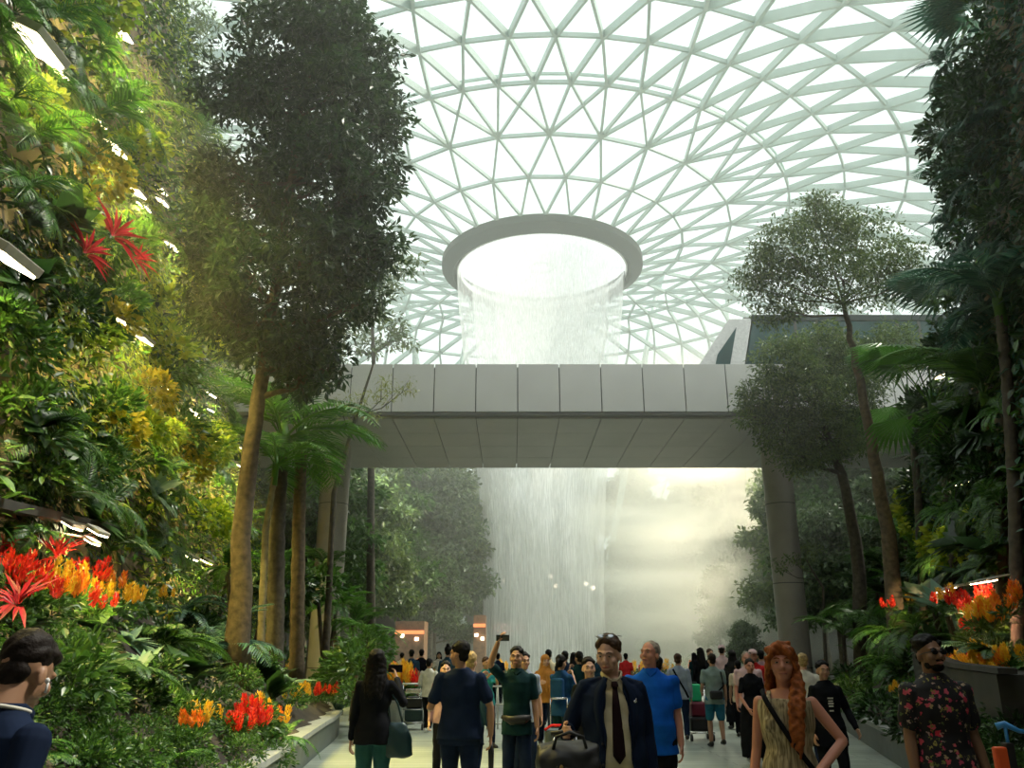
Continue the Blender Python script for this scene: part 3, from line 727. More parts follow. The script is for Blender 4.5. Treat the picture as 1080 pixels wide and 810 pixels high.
# red cordylines high on the left wall
for (px, py, s) in [(66, 250, .75), (30, 268, .6), (95, 275, .55)]:
    p = lhit(px, py); p.x += .7; o = plant('cord', p, s, {66: 'large crimson cordyline sticking out high on the left green wall', 30: 'small crimson cordyline at the left picture edge below the large one', 95: 'dull red cordyline just right below the large crimson one'}[px], None, (0, .5, 1))
    o['category'] = 'plant'
# --- left flower bed
def bedplant(key, px, py, s, side='left', lab=None, grp=None, dz=0):
    p = (lbed if side == 'left' else rbed)(px, py)
    if p is None: return None
    p.z += dz
    rowd = 'front' if abs(p.x-pl(LKERB if side == 'left' else RKERB, p.y)) < .9 else 'back'
    dd = 'near end' if p.y < 8 else 'middle' if p.y < 14 else 'far end'
    lab = lab or '%s at the %s of the %s bed, %s' % (WORD[key], rowd, side, dd)
    return plant(key, p, s, lab, grp or WORD[key]+'s, %s %s %s bed' % (rowd, dd, side), None, 'palm' if key.startswith(('areca', 'fan')) else 'fern' if key.startswith('fern') else 'shrub')
rnd.seed(11)
for j, py in enumerate(range(660, 850, 24)):
    for px in range(-30, 370, 34):
        a = px+rnd.uniform(-14, 14); b_ = py+rnd.uniform(-10, 10); p = lbed(a, b_)
        if p is None: continue
        k = rnd.choice(['bush_mid', 'bush_small', 'bush_deep', 'fern_deep', 'bush_small', 'silver', 'philod'] if py < 760 else ['bush_small', 'bush_mid', 'fern_mid', 'bush_small'])
        s = max(.35, min(.85, sz(p)*44/870)); bedplant(k, a, b_, s, dz=.1)
for (px, py, k, s) in [(150, 640, 'fan', .75), (190, 660, 'fern_blue', 1.1), (130, 610, 'philod', 1.1), (230, 700, 'arecab', .65), (170, 700, 'fern_deep', 1.1), (60, 600, 'philo', 1.3), (20, 610, 'arecab', .55), (300, 650, 'fern_mid', 1), (330, 640, 'areca', .5), (280, 680, 'fern_deep', 1.1), (345, 670, 'fern_mid', 1.1),
                       (120, 740, 'fern_deep', .9), (60, 760, 'bush_mid', .8), (200, 740, 'philod', .8), (240, 650, 'philod', 1.0), (350, 690, 'bush_small', 1.1), (365, 705, 'fern_mid', 1.0), (330, 700, 'bush_mid', 1.0), (310, 690, 'fern_mid', .9)]:
    bedplant(k, px, py, s, dz=.25)
# shrubs and palms filling the back of the left bed round the column
for (px, py, Y, k, s) in [(380, 690, 24, 'fern_mid', 1.2), (372, 660, 25, 'areca', .6), (355, 640, 25, 'fern_mid', 1.5), (335, 625, 24, 'bush_mid', 1.6), (300, 625, 23, 'bush_deep', 1.6), (265, 620, 22, 'fern_deep', 1.5), (385, 705, 22, 'bush_small', 1.2), (360, 715, 21, 'bush_mid', 1.2),
                          (376, 712, 19.3, 'bush_mid', 1.3), (384, 690, 20.5, 'bush_small', 1.5), (374, 738, 18.2, 'bush_small', .9), (388, 672, 22, 'fern_mid', 1.3), (385, 660, 27, 'arecad', .7), (345, 600, 27, 'arecad', .8), (290, 600, 24, 'areca', .7), (240, 600, 21, 'fern_mid', 1.4), (250, 560, 24, 'areca', .7)]:
    p = W(px, py, Y); o = plant(k, p, s, WORD[k]+' behind the left bed near the bridge column', WORD[k]+'s round the left column', None, 'shrub')
    if p.z > .8:   # a stem down to the ground
        mb = MB(); mb.tube([(0, 0, 0), (0, 0, -(p.z-.3)/s)], [.05/s, .07/s], 6); st = mb.build('stem', M['darkbark'], o)
# celosias, left bed
def cel(px, py, c, s, side='left', n=5, dz=.15, where=''):
    p = (lbed if side == 'left' else rbed)(px, py)
    if p is None: return
    p.z += dz; nm = {'fred': 'red', 'fyel': 'yellow', 'forg': 'orange'}[c]
    celosia(p, c, s*.62, '%s-plumed celosia %s' % (nm, where), '%s celosias %s' % (nm, where), n)
rnd.seed(5)
for (px, py, c, s) in [(70, 672, 'forg', 1.6), (100, 668, 'fyel', 1.7), (45, 668, 'fyel', 1.5), (120, 672, 'fyel', 1.6), (85, 650, 'fred', 1.8), (20, 668, 'fred', 1.6), (5, 655, 'fred', 1.6), (30, 678, 'fred', 1.5), (110, 655, 'forg', 1.6), (60, 655, 'fyel', 1.6), (135, 670, 'fyel', 1.5), (95, 680, 'fred', 1.4)]:
    cel(px, py, c, s, dz=.3, where='high at the back of the left bed, near end')
for (px, py, c, s) in [(195, 650, 'fyel', 1.6), (215, 655, 'fred', 1.3), (170, 655, 'fyel', 1.3)]: cel(px, py, c, s, dz=.3, where='at the back of the left bed under the paired lamps')
for (px, py, c, s) in [(285, 670, 'fred', 1.7), (300, 672, 'fred', 1.7), (315, 672, 'fyel', 1.7), (325, 675, 'forg', 1.7), (340, 678, 'fyel', 1.5), (275, 668, 'fred', 1.4), (305, 680, 'forg', 1.5)]:
    cel(px, py, c, s, dz=.55, where='raised at the back of the left bed before the tree trunks')
for (px, py, c, s) in [(195, 790, 'forg', 1.15), (205, 785, 'fyel', 1.35), (222, 782, 'fyel', 1.2), (245, 785, 'fred', 1.4), (262, 782, 'fred', 1.7), (272, 786, 'fred', 1.5), (252, 792, 'fred', 1.3), (285, 782, 'fyel', 1.5), (272, 770, 'fyel', 1.6), (290, 778, 'forg', 1.3)]:
    cel(px, py, c, s, dz=.12, where='in the front row of the left bed, nearer clump')
for (px, py, c, s) in [(320, 752, 'fyel', 1.4), (335, 750, 'fred', 1.6), (345, 748, 'fred', 1.5), (352, 750, 'forg', 1.4), (348, 742, 'fyel', 1.6), (310, 755, 'fyel', 1.3)]:
    cel(px, py, c, s, dz=.2, where='in the front row of the left bed, far clump by the kerb curve')
# dark-red leaves at left edge
for (px, py, s, lab) in [(18, 640, .6, 'red-leaved cordyline at the left picture edge behind the bent man'), (0, 590, .75, 'tall red cordyline at the left picture edge below the wall lamps'), (60, 590, .6, 'pink-red cordyline leaning over the yellow celosias under the wall lamps'), (250, 640, .9, 'dark maroon cordyline in the shade behind the left bed')]:
    p = lbed(px, py+30) or W(px, py, 10); p = W(px, py, max(7, p.y-.5)); plant('cordp' if 'maroon' in lab else 'cord', p, s, lab, None, (0, .3, px), 'plant')
# --- big tree on the left
def Wb(px, py, Y, rpx):
    p = W(px, py, Y); return (tuple(p), rpx*p_depth(p)/870)
def p_depth(p): return p.y*cp+(p.z-CH)*sp
def base_at(px, Y, f):
    x = X(px, Y, f); return Vector((x, Y, f))
tr0 = [(X(251, 15.2, 1.2), 15.2, 1.0), W(258, 520, 15.2), W(272, 420, 15.1), W(288, 320, 15), W(300, 230, 15), W(312, 160, 15), W(322, 90, 15)]
bl = [(300, 55, 15.2, 62), (345, 40, 14.6, 48), (385, 60, 15, 36), (372, 118, 15.4, 58), (290, 110, 15, 44), (240, 96, 15.6, 34), (262, 98, 15, 26), (335, 200, 15.3, 66), (388, 205, 14.7, 34), (258, 215, 15.6, 46), (362, 262, 15, 50), (262, 285, 14.6, 44), (335, 325, 15.4, 44), (385, 318, 14.9, 26), (400, 262, 15, 28), (300, 160, 15.5, 40), (235, 262, 15, 36), (240, 330, 15.4, 34), (318, 372, 15.2, 40), (360, 90, 14.3, 40), (225, 180, 15.3, 28), (325, 270, 14.4, 50), (352, 160, 14.3, 40), (355, 15, 15, 36), (285, 370, 15, 30), (222, 300, 15.3, 30), (230, 230, 15.2, 34), (215, 262, 15.6, 24), (250, 350, 15.2, 34), (300, 350, 15, 40), (410, 180, 15, 20), (405, 130, 15, 20), (320, 400, 15.2, 26), (345, 390, 15, 24), (215, 330, 15.5, 22)]
make_tree('shade_tree', tr0, .19, [Wb(*b_) for b_ in bl], G['tree'], .19, 12, M['bark'], .28, 7, L1, 'tall dense dark-leaved tree standing in the left bed against the glass roof')
# airy tree in the upper left and a slim palm in front of it
tr1 = [(X(185, 26, 2), 26, 1.5), W(178, 400, 26), W(170, 250, 25.5), W(172, 130, 25), W(178, 60, 25)]
make_tree('airy_tree', tr1, .22, [Wb(*b_) for b_ in [(170, 20, 24, 42), (195, 55, 24, 34), (160, 70, 24, 34), (205, 15, 24, 26), (150, 20, 23, 40), (185, 95, 24, 26)]], G['wisp'], .26, 3.5, M['palebark'], .4, 7, L1n, 'airy fine-leaved tree at the top left against the sky')
def palm(name, trunk, rad, key, s, label, fr_mesh=None, bark='palebark', rings=True, tilt=(0, 0, 0), group=None):
    base = Vector(trunk[0]); root = empty(name, base, 0, label, 'palm', group); pts = [Vector(p)-base for p in trunk]
    mb = MB(); P = []; R = []
    for a, b_ in zip(pts, pts[1:]):
        k = 12
        for q in range(k): P.append(a.lerp(b_, q/k))
    P.append(pts[-1]); R = [rad*(1.05-.25*i/len(P))*(1.1 if i % 2 else .97) for i in range(len(P))]
    mb.tube(P, R, 10); mb.build('trunk', M[bark], root, smooth=True)
    mb = MB(); mb.tube([pts[-1]+Vector((0, 0, -.3*s)), pts[-1]+Vector((0, 0, .25*s)), pts[-1]+Vector((0, 0, .5*s))], [rad*.9, rad*1.0, rad*.35], 8); mb.build('crownshaft', G['palm'], root, smooth=True)
    mkobj('fronds', MESH[key+str(rnd.randrange(3))], root, pts[-1]+Vector((0, 0, .2*s)), tilt, s)
    return root
palm('slim_palm', [(X(160, 22, 2), 22, 2.0), W(158, 250, 21.8), W(166, 180, 21.5), W(172, 120, 21.3)], .13, 'fan', .8, 'slim palm with a tall pole trunk at the top left beside the lamps')
palm('feather_palm', [(X(205, 24, 2), 24, 1.8), W(205, 300, 24), W(203, 150, 24)], .12, 'areca', .85, 'feathery palm glowing green between the wall and the dark tree, top left')
# palms in front of the left column
palm('feather_palm', [(X(290, 19.5, 1.4), 19.5, 1.2), W(292, 560, 19.5), W(297, 478, 19.5)], .20, 'areca', 1.55, 'dark thick-trunked palm left of the bridge column with fronds over the bridge', bark='darkbark')
palm('feather_palm', [(X(313, 20.5, 1.2), 20.5, 1.1), W(315, 560, 20.5), W(318, 470, 20.5)], .17, 'arecad', 1.3, 'reddish-trunked palm standing just left of the bridge column', bark='bark')
palm('feather_palm', [(X(274, 18.6, 1.4), 18.6, 1.3), W(280, 560, 18.6), W(290, 500, 18.6)], .08, 'areca', .9, 'thin orange-lit palm stem leftmost of the palms by the column', bark='palebark')
# small trees in front of and beyond the bridge, left
make_tree('feathery_tree', [(X(340, 23.5, .5), 23.5, .6), W(352, 520, 23.5), W(375, 440, 23.5), W(395, 380, 23)], .10, [Wb(*b_) for b_ in [(412, 412, 22.5, 18), (385, 425, 22.8, 18), (360, 430, 23, 16), (432, 408, 22.3, 9)]], G['yel'], .15, 6, M['darkbark'], .22, 6, L1n, 'small yellow-leaved tree whose twigs reach over the left end of the bridge')
make_tree('feathery_tree', [(X(390, 40, 0), 40, 0), W(392, 480, 40), W(395, 400, 40), W(392, 300, 40)], .22, [Wb(*b_) for b_ in [(385, 345, 40, 34), (415, 355, 40, 24), (365, 300, 40, 30), (405, 290, 40, 26), (430, 275, 40, 16), (350, 360, 40, 24)]], G['wisp'], .32, 1.6, M['darkbark'], .5, 8, L1, 'pale-leaved tree behind the left end of the bridge against the lattice')
# --- right side trees
t = [(X(952, 20.5, .8), 20.5, .9), W(940, 580, 20.5), W(925, 500, 20.4), W(912, 430, 20.3), W(900, 370, 20.2), W(890, 320, 20.2)]
make_tree('umbrella_tree', t, .21, [Wb(*b_) for b_ in [(830, 262, 20, 34), (870, 245, 20.6, 36), (910, 255, 20, 36), (945, 272, 20.4, 26), (845, 300, 20.6, 32), (805, 285, 20, 26), (890, 290, 19.6, 34), (930, 300, 20.6, 24), (820, 325, 20.4, 24), (790, 300, 20.4, 18), (860, 225, 20.4, 22), (960, 290, 20.4, 16)]], G['wisp'], .12, 17, M['bark'], .34, 12, L1, 'slender umbrella-shaped tree on the right, its crown above the bridge')
t = [(X(912, 25, .8), 25, .6), W(903, 570, 25), W(888, 500, 24.8), W(868, 450, 24.6), W(862, 400, 24.5)]
make_tree('umbrella_tree', t, .22, [Wb(*b_) for b_ in [(830, 385, 24, 34), (870, 375, 24.4, 34), (905, 385, 24.8, 34), (800, 420, 24, 22), (850, 415, 23.7, 36), (895, 420, 24.4, 34), (940, 370, 24.8, 30), (825, 455, 24.2, 30), (870, 460, 24.4, 34), (845, 480, 24.2, 24), (910, 455, 24.8, 26), (795, 440, 24, 16)]], G['wisp'], .14, 25, M['darkbark'], .36, 12, L1, 'bushier dark-trunked tree right of the bridge, crown across the bridge end')
make_tree('umbrella_tree', [(X(870, 30, .6), 30, 0), W(868, 620, 30), W(850, 590, 30)], .07, [Wb(*b_) for b_ in [(835, 592, 29.5, 12), (818, 598, 29.5, 10), (850, 580, 30, 12)]], G['wisp'], .12, 6, M['darkbark'], .25, 5, L1, 'thin young tree reaching across the foot of the right column')
palm('fan_palm_tree', [(X(1010, 17, 1.5), 17, 1.5), W(1002, 560, 17), W(995, 480, 17), W(985, 440, 17)], .09, 'fan', 1.25, 'green fan palm on a thin dark trunk at the right, below the hazy crowns', bark='darkbark')
palm('fan_palm_tree', [(X(975, 21, 1.5), 21, 1.2), W(968, 520, 21), W(960, 430, 21)], .10, 'fan', 1.3, 'bright green fan palm right behind the slender tree', bark='darkbark')
palm('feather_palm', [(X(1050, 13.5, 1.5), 13.5, 1.5), W(1060, 560, 13.5), W(1045, 470, 13.5), W(1040, 430, 13.5)], .08, 'arecad', .95, 'dark feathery palm on a lamp-lit stem at the right edge', bark='bark')
palm('feather_palm', [(X(1075, 12, 1.5), 12, 1.5), W(1070, 520, 12), W(1062, 400, 12), W(1055, 330, 12)], .09, 'arecab', .8, 'blue-green feathery palm at the right edge above the others', bark='darkbark')
palm('fan_palm_tree', [(X(1030, 19, 1.5), 19, 1.5), W(1030, 480, 19), W(1020, 360, 19)], .10, 'fanb', 1.35, 'blue-green fan palm with broad pale leaves at the right', bark='darkbark')
palm('fan_palm_tree', [(X(1075, 14, 1.5), 14, 1.5), W(1070, 300, 14), W(1055, 60, 14)], .10, 'fanb', 1.3, 'hazy fan palm high in the top right corner', bark='darkbark')
palm('feather_palm', [(X(1065, 16, 1.5), 16, 1.5), W(1060, 300, 16), W(1040, 195, 16)], .10, 'arecab', 1.0, 'hazy feathery palm at the right edge below the corner palm', bark='darkbark')
rnd.seed(21)
fill('right', 1030, 1080, 60, 330, 36, ['bush_deep', 'arecab', 'fern_blue', 'bush_deep'])
fill('right', 1010, 1080, 320, 500, 36, ['bush_deep', 'fern_deep', 'hang', 'arecad'])
fill('right', 960, 1080, 430, 540, 36, ['fern_mid', 'arecad', 'bush_deep', 'philod'])
fill('right', 960, 1080, 520, 590, 34, ['lime', 'bush_mid', 'fern_mid', 'lime'])
fill('right', 930, 1080, 580, 660, 34, ['bush_deep', 'philod', 'fern_deep', 'silver'])
# right bed
rnd.seed(22)
for py in range(640, 840, 22):
    for px in range(880, 1120, 30):
        a = px+rnd.uniform(-12, 12); b_ = py+rnd.uniform(-8, 8); p = rbed(a, b_)
        if p is None: continue
        k = rnd.choice(['fern_mid', 'bush_mid', 'fern_deep', 'bush_deep', 'bush_small']) if b_ < 755 else rnd.choice(['bush_deep', 'bush_small', 'fern_deep'])
        s = max(.4, min(1.0, sz(p)*42/870)); bedplant(k, a, b_, s, 'right', dz=.15)
for (px, py, k, s) in [(905, 700, 'areca', .7), (935, 690, 'fern_mid', 1.5), (960, 700, 'fern_mid', 1.4), (895, 720, 'fern_blue', 1.1), (920, 715, 'fern_mid', 1.4), (990, 690, 'fern_deep', 1.3), (1000, 720, 'philod', 1.0), (880, 730, 'fern_mid', .9), (1040, 720, 'arecab', .5), (1060, 735, 'fern_deep', 1), (950, 725, 'fern_mid', 1.3), (900, 745, 'bush_small', .8)]:
    bedplant(k, px, py, s, 'right', dz=.4)
for (px, py, Y, k, s) in [(900, 640, 27, 'fern_mid', 1.8), (925, 625, 26, 'philod', 1.8), (890, 670, 25, 'arecad', .8), (915, 660, 24, 'arecad', .8), (960, 640, 22, 'areca', .7), (935, 600, 27, 'arecad', 1.0), (980, 610, 22, 'fern_blue', 1.4), (955, 570, 26, 'areca', .9), (965, 665, 18, 'fern_deep', 1.4), (940, 670, 20, 'fern_mid', 1.5), (1000, 650, 14, 'silver', 1.1), (985, 640, 17, 'philod', 1.3), (1000, 575, 20, 'lime', 1.3), (1030, 565, 18, 'lime', 1.2), (975, 560, 23, 'lime', 1.2), (1050, 545, 15, 'lime', .9)]:
    p = W(px, py, Y); o = plant(k, p, s, WORD[k]+' rising at the back of the right bed beneath the trees', WORD[k]+'s behind the right bed', None, 'shrub')
    z0 = rsoil(p.x, p.y)
    if p.z > z0+.5: mb = MB(); mb.tube([(0, 0, 0), (0, 0, -(p.z-z0+.3)/s)], [.05/s, .07/s], 6); mb.build('stem', M['darkbark'], o)
for (px, py, c, s) in [(1030, 725, 'fyel', 1.7), (1045, 722, 'fyel', 1.8), (1060, 725, 'forg', 1.5), (1015, 722, 'forg', 1.5), (1035, 715, 'fred', 1.5), (1072, 718, 'fyel', 1.5), (1050, 735, 'fyel', 1.4)]: cel(px, py+22, c, s, 'right', dz=.35, where='upright in the right bed behind the man in the floral shirt')
for (px, py, c, s) in [(950, 735, 'fyel', 1.1), (944, 738, 'fyel', 1.0)]: cel(px, py+10, c, s, 'right', dz=.2, where='in the right bed left of the man in the floral shirt')
rnd.seed(9)
for (px, py, Y, c, s) in [(1000, 640, 13.5, 'fyel', 1.5), (1012, 645, 13, 'fred', 1.4), (990, 645, 14, 'fred', 1.4), (1025, 655, 12, 'fred', 1.6), (1032, 665, 11.5, 'fyel', 1.9), (1045, 665, 11.5, 'forg', 1.8), (1022, 675, 11.8, 'fred', 1.4), (1056, 660, 11.5, 'fyel', 1.6), (1075, 640, 11, 'forg', 1.4), (1062, 650, 11, 'forg', 1.4), (940, 645, 19, 'fred', 1.3), (965, 640, 18, 'fyel', 1.3), (1040, 640, 12, 'fred', 1.3)]:
    nm = {'fred': 'red', 'fyel': 'yellow', 'forg': 'orange'}[c]; p = W(px, py, Y)
    o = celosia(p, c, s*.62, nm+'-plumed celosia lit by the lamps on the upper right terrace', nm+' celosias on the upper right terrace')
# raised stone trough carrying the upper right flowers
tro = empty('stone_trough', (0, 0, 0), 0, 'long stepped stone trough carrying the lamp-lit flowers on the right', 'planter')
mb = MB(); pts = [W(1125, 712, 9.0), W(1060, 705, 11.2), W(1010, 690, 13.2)]
for a, b_ in zip(pts, pts[1:]):
    a = Vector(a); b_ = Vector(b_); mb.beam(a-Vector((0, 0, .3)), b_-Vector((0, 0, .3)), 1.3, .6)
mb.build('trough_wall', M['trough'], tro)
mb = MB()
for a, b_ in zip(pts, pts[1:]): mb.beam(Vector(a)+Vector((-.6, 0, .04)), Vector(b_)+Vector((-.6, 0, .04)), .18, .06)
mb.build('coping', M['trough'], tro)
# shelf ledge behind the upper left flowers
led = empty('stone_ledge', (0, 0, 0), 0, 'narrow stone ledge low on the left wall under the lamps', 'ledge')
mb = MB(); a = lhit(0, 545); b_ = lhit(80, 556); mb.beam(a+Vector((.25, -1, 0)), b_+Vector((.25, .2, 0)), .5, .10); mb.build('slab', M['trough'], led)
# ------------------------------------------------------------------ far forest beyond the bridge
rnd.seed(31)
FT = []
def forest_proto(k):
    h = [9, 11, 8, 12][k]; tr_ = [(0, 0, 0), (.1, .1, h*.4), (-.1, 0, h*.75), (0, .1, h*.95)]
    bl = []
    for q in range(13):
        a = q*2.4; z = h*(.38+.055*q*1.0)*1.0; z = min(z, h); rr = (1.9 if k % 2 else 2.3)*(1.1-.06*q)
        bl.append(((math.cos(a)*rr*.8, math.sin(a)*rr*.8, z), (1.5*(1-.02*q), 1.5*(1-.02*q), .8)))
    t = make_tree('forest_tree', tr_, .16, bl, [G['far'], G['wisp'], G['far'], G['mid']][k],   .30, 5.5, M['palebark'], .5, 4, L1w if False else LT1w, None, None)
    return t
protos = [forest_proto(k) for k in range(4)]
spots = []
rnd.seed(4)
for (x, y, z, s) in [(-6.2, 66, 0, 1.6), (-7, 73, 0, 1.9), (-5.2, 84, 0, 1.9), (-9.5, 41, 0, 1.2), (-12.5, 46, 0, 1.5), (-8.5, 50, 0, 1.1), (-13, 54, 0, 1.7), (-9.5, 58, 0, 1.5), (-5.6, 62, 0, .9), (-17, 48, 0, 1.5), (-16, 60, 0, 1.7), (-12, 66, 0, 1.7), (-9, 72, 0, 1.5), (-18, 70, 0, 1.9), (-14, 76, 0, 1.9), (-8.5, 82, 0, 1.6), (-20, 56, 0, 1.6), (-11, 44, 0, .7),
                     (16, 42, 0, 1.0), (18, 47, 0, 1.3), (21, 44, 0, 1.4), (17, 52, 0, 1.1), (20, 55, 0, 1.4), (14.5, 60, 0, .6), (18.5, 64, 0, 1.2), (22, 62, 0, 1.7), (13, 74, 0, .7), (19, 72, 0, 1.5), (24, 52, 0, 1.6), (25, 70, 0, 1.9), (13, 80, 0, 1.3), (20, 82, 0, 1.8), (18, 38, 0, 1.0), (23, 37, 0, 1.3), (13.5, 50, 0, .4)]:
    spots.append((x, y, z, s))
for (r_, z, n, s) in [(28.5, 3.2, 9, 1.0), (33.5, 7, 10, 1.0), (39, 11, 12, 1.1), (46, 15.5, 13, 1.25)]:
    for i in range(n):
        a = PI+(-.75+1.5*(i+.5)/n)+rnd.uniform(-.04, .04); spots.append((AX+r_*math.sin(a), AY-r_*math.cos(a), z, s*rnd.uniform(.85, 1.15)))
for i, (x, y, z, s) in enumerate(spots):
    k = i % 4; o = protos[k] if i < 4 else copy_tree(protos[k])
    for c in ([o] if i < 4 else [o]): pass
    o.location = (x, y, z); o.scale = (s, s, s); o.rotation_euler = (0, 0, rnd.uniform(0, 6.28))
    side = 'on the far terraces behind the waterfall' if y > 88 else ('left of the waterfall' if x < 0 else 'right of the waterfall')
    dist = '' if y > 88 else (' just beyond the bridge' if y < 52 else ' deep in the mist')
    kind = ['dark layered', 'mid green layered', 'low dark layered', 'tall dense'][k]
    tag(o, '%s forest tree %s%s' % (kind, side, dist), 'tree', '%s forest trees %s%s' % (kind, side, dist))
# understorey
for i in range(46):
    sd = -1 if i % 2 else 1; y = rnd.uniform(38, 68); x = sd*rnd.uniform(9.5 if sd > 0 else 7.5, 20) * (1 if sd < 0 else 1.15)
    k = rnd.choice(['fern_deep', 'bush_deep', 'fern_blue', 'arecad', 'bush_mid']); s = rnd.uniform(1.4, 2.6)*(.6 if k == 'arecad' else 1)
    w_ = 'left' if sd < 0 else 'right'; plant(k, (x, y, .35*s if k.startswith('bush') else .1), s, '%s on the forest floor %s of the waterfall' % (WORD[k], w_), '%ss on the forest floor, %s' % (WORD[k], w_), None, 'shrub')
# low flower rim and hedge in front of the falls
for i in range(26):
    x = -12+i*1.15+rnd.uniform(-.3, .3); y = 48+rnd.uniform(-1, 1)
    if -3.5 < x < 6.5 and i % 2: continue
    c = rnd.choice(['forg', 'fyel', 'fred', 'fyel']); nm = {'fred': 'red', 'fyel': 'yellow', 'forg': 'orange'}[c]
    celosia(Vector((x, y, .55)), c, 2.2, nm+' celosia in the low bed this side of the waterfall pool', nm+' celosias before the pool', 4)
rim = empty('pool_planter', (0, 48, 0), 0, 'long low stone planter this side of the waterfall pool', 'planter')
mb = MB(); mb.box((2, 0, .3), (34, 2.6, .6)); mb.build('planter_wall', M['kerb'], rim, bevel=.03)
mb = MB(); mb.box((2, 0, .62), (33.4, 2.2, .06)); mb.build('soil', M['soil'], rim)
# celosias behind the walkers (x px 420)
for (px, c) in [(421, 'fyel'), (424, 'fyel'), (428, 'fred'), (417, 'fyel')]:
    p = W(px, 716, 22.5); celosia(Vector((p.x, p.y, .62)), c, 2.2, ('yellow' if c == 'fyel' else 'red')+' celosia in the tub behind the woman filming with her phone', 'celosias in the tub on the left', 4)
tub = empty('flower_tub', (W(422, 716, 22.5).x, 22.5, 0), 0, 'round stone tub of celosias behind the woman filming with her phone', 'planter')
mb = MB(); mb.tube([(0, 0, 0), (0, 0, .5), (0, 0, .58)], [.42, .6, .6], 24); mb.build('tub', M['kerb'], tub)
mb = MB(); mb.tube([(0, 0, .585), (0, 0, .60)], [.52, .52], 24); mb.build('soil', M['soil'], tub)
# shop floors with strip lights either side
def shopfloor(x0, x1, y, zs, z_top, label, strips):
    r = empty('shop_building', ((x0+x1)/2, y, 0), 0, label, 'building'); cx_ = (x0+x1)/2
    mb = MB(); mb.box((0, 4, z_top/2), (x1-x0, 6, z_top)); mb.build('wall', M['terrace'], r)
    for z in zs:
        mb = MB(); mb.box((0, -.6, z), (x1-x0, 3.6, .35)); mb.build('floor_slab', M['gap'], r)
        mb = MB(); n = int((x1-x0)/1.6)
        mb.box((0, -2.3, z+1.05), (x1-x0, .06, .06))
        for i in range(n+1): mb.box((-(x1-x0)/2+(x1-x0)*i/n, -2.3, z+.55), (.05, .05, 1.0))
        mb.build('railing', M['ringsteel'], r)
    for (a, b_, z) in strips:
        mb = MB(); mb.box(((a+b_)/2-cx_, -2.42, z), (b_-a, .08, .16)); mb.build('strip_light', M['orange'], r)
    mb = MB(); mb.box((0, 1, z_top+.2), (x1-x0+.6, 8, .4)); mb.build('roof_slab', M['ringsteel'], r)
    return r
shopfloor(17.6, 46, 60, [5, 10.2, 15.4, 20.6], 25.2, 'dark terraced shop building with an orange light strip, behind the right trees', [(18, 45, 23.2), (18, 30, 22.2)])
shopfloor(-26, -7.2, 68, [5, 10.2, 15], 18.6, 'dark shop building with orange light strips in the trees left of the waterfall', [(-9.9, -7.6, 11.8), (-14, -12.5, 11.8)])
# little far restaurants glowing under the trees
def kiosk(px0, px1, py0, py1, Y, label, name='lit_kiosk'):
    a = W(px0, py1, Y); b_ = W(px1, py0, Y); r = empty(name, ((a.x+b_.x)/2, Y, 0), 0, label, 'kiosk'); w_ = b_.x-a.x
    mb = MB(); mb.box((0, 1.5, b_.z/2+.3), (w_, 2.6, b_.z+.6)); mb.build('booth', M['timber'], r)
    mb = MB(); mb.box((0, .1, b_.z-.1), (w_, .2, .22)); mb.build('strip_light', M['orange'], r)
    mb = MB(); n = max(2, int(w_/.7))
    for i in range(n): mb.box((-w_/2+w_*(i+.5)/n, .15, a.z+(b_.z-a.z)*rnd.uniform(.2, .6)), (.22, .12, .2))
    tag(mb.build('lantern', M['glowfar'], r), kind='stuff'); return r
kiosk(416, 447, 665, 677, 56, 'row of orange-lit stalls under the trees left of the waterfall'); kiosk(499, 512, 658, 684, 60, 'narrow orange-lit booth at the left edge of the waterfall')
# glowing sign behind the water
p0 = W(537, 662, 96)
sg_ = empty('shop_sign', p0, 0, 'small pink-white lit lettering seen through the waterfall', 'sign')
fc = bpy.data.curves.new('lettering', 'FONT'); fc.body = 'COCO'; fc.size = 1.15; fc.extrude = .03; fc.align_x = 'CENTER'; fo = bpy.data.objects.new('t', fc); COL.objects.link(fo)
bpy.context.view_layer.update(); me = bpy.data.meshes.new_from_object(fo.evaluated_get(bpy.context.evaluated_depsgraph_get())); bpy.data.objects.remove(fo)
me.materials.clear(); me.materials.append(M['signpink']); mkobj('lettering', me, sg_, (0, -.1, -.4), (PI/2, 0, 0))
mb = MB(); mb.box((0, .1, 0), (4.2, .1, 1.5)); mb.build('backboard', M['timber'], sg_)
mb = MB(); mb.box((-1.8, .2, -(p0.z)/2), (.12, .12, p0.z)); mb.box((1.8, .2, -(p0.z)/2), (.12, .12, p0.z)); mb.build('post', M['ringsteel'], sg_)
for (px, py) in [(500, 621), (522, 616), (532, 613), (580, 608), (586, 618), (618, 616), (625, 620), (692, 610)]:  # glowing globes made for bright reflections and spots of light
    p = W(px, py, 99); r = empty('spot_globe', p, 0, 'glowing globe standing in for a far spot of light seen through the spray', 'lamp', 'far light-spot globes')
    mb = MB(); mb.ell((0, 0, 0), (.28, .28, .28), 10, 6); mb.build('globe', M['glowfar'], r, smooth=True)
    mb = MB(); mb.tube([(0, 0, -.25), (0, 0, -2.2)], [.06, .06], 6); mb.build('pole', M['ringsteel'], r)
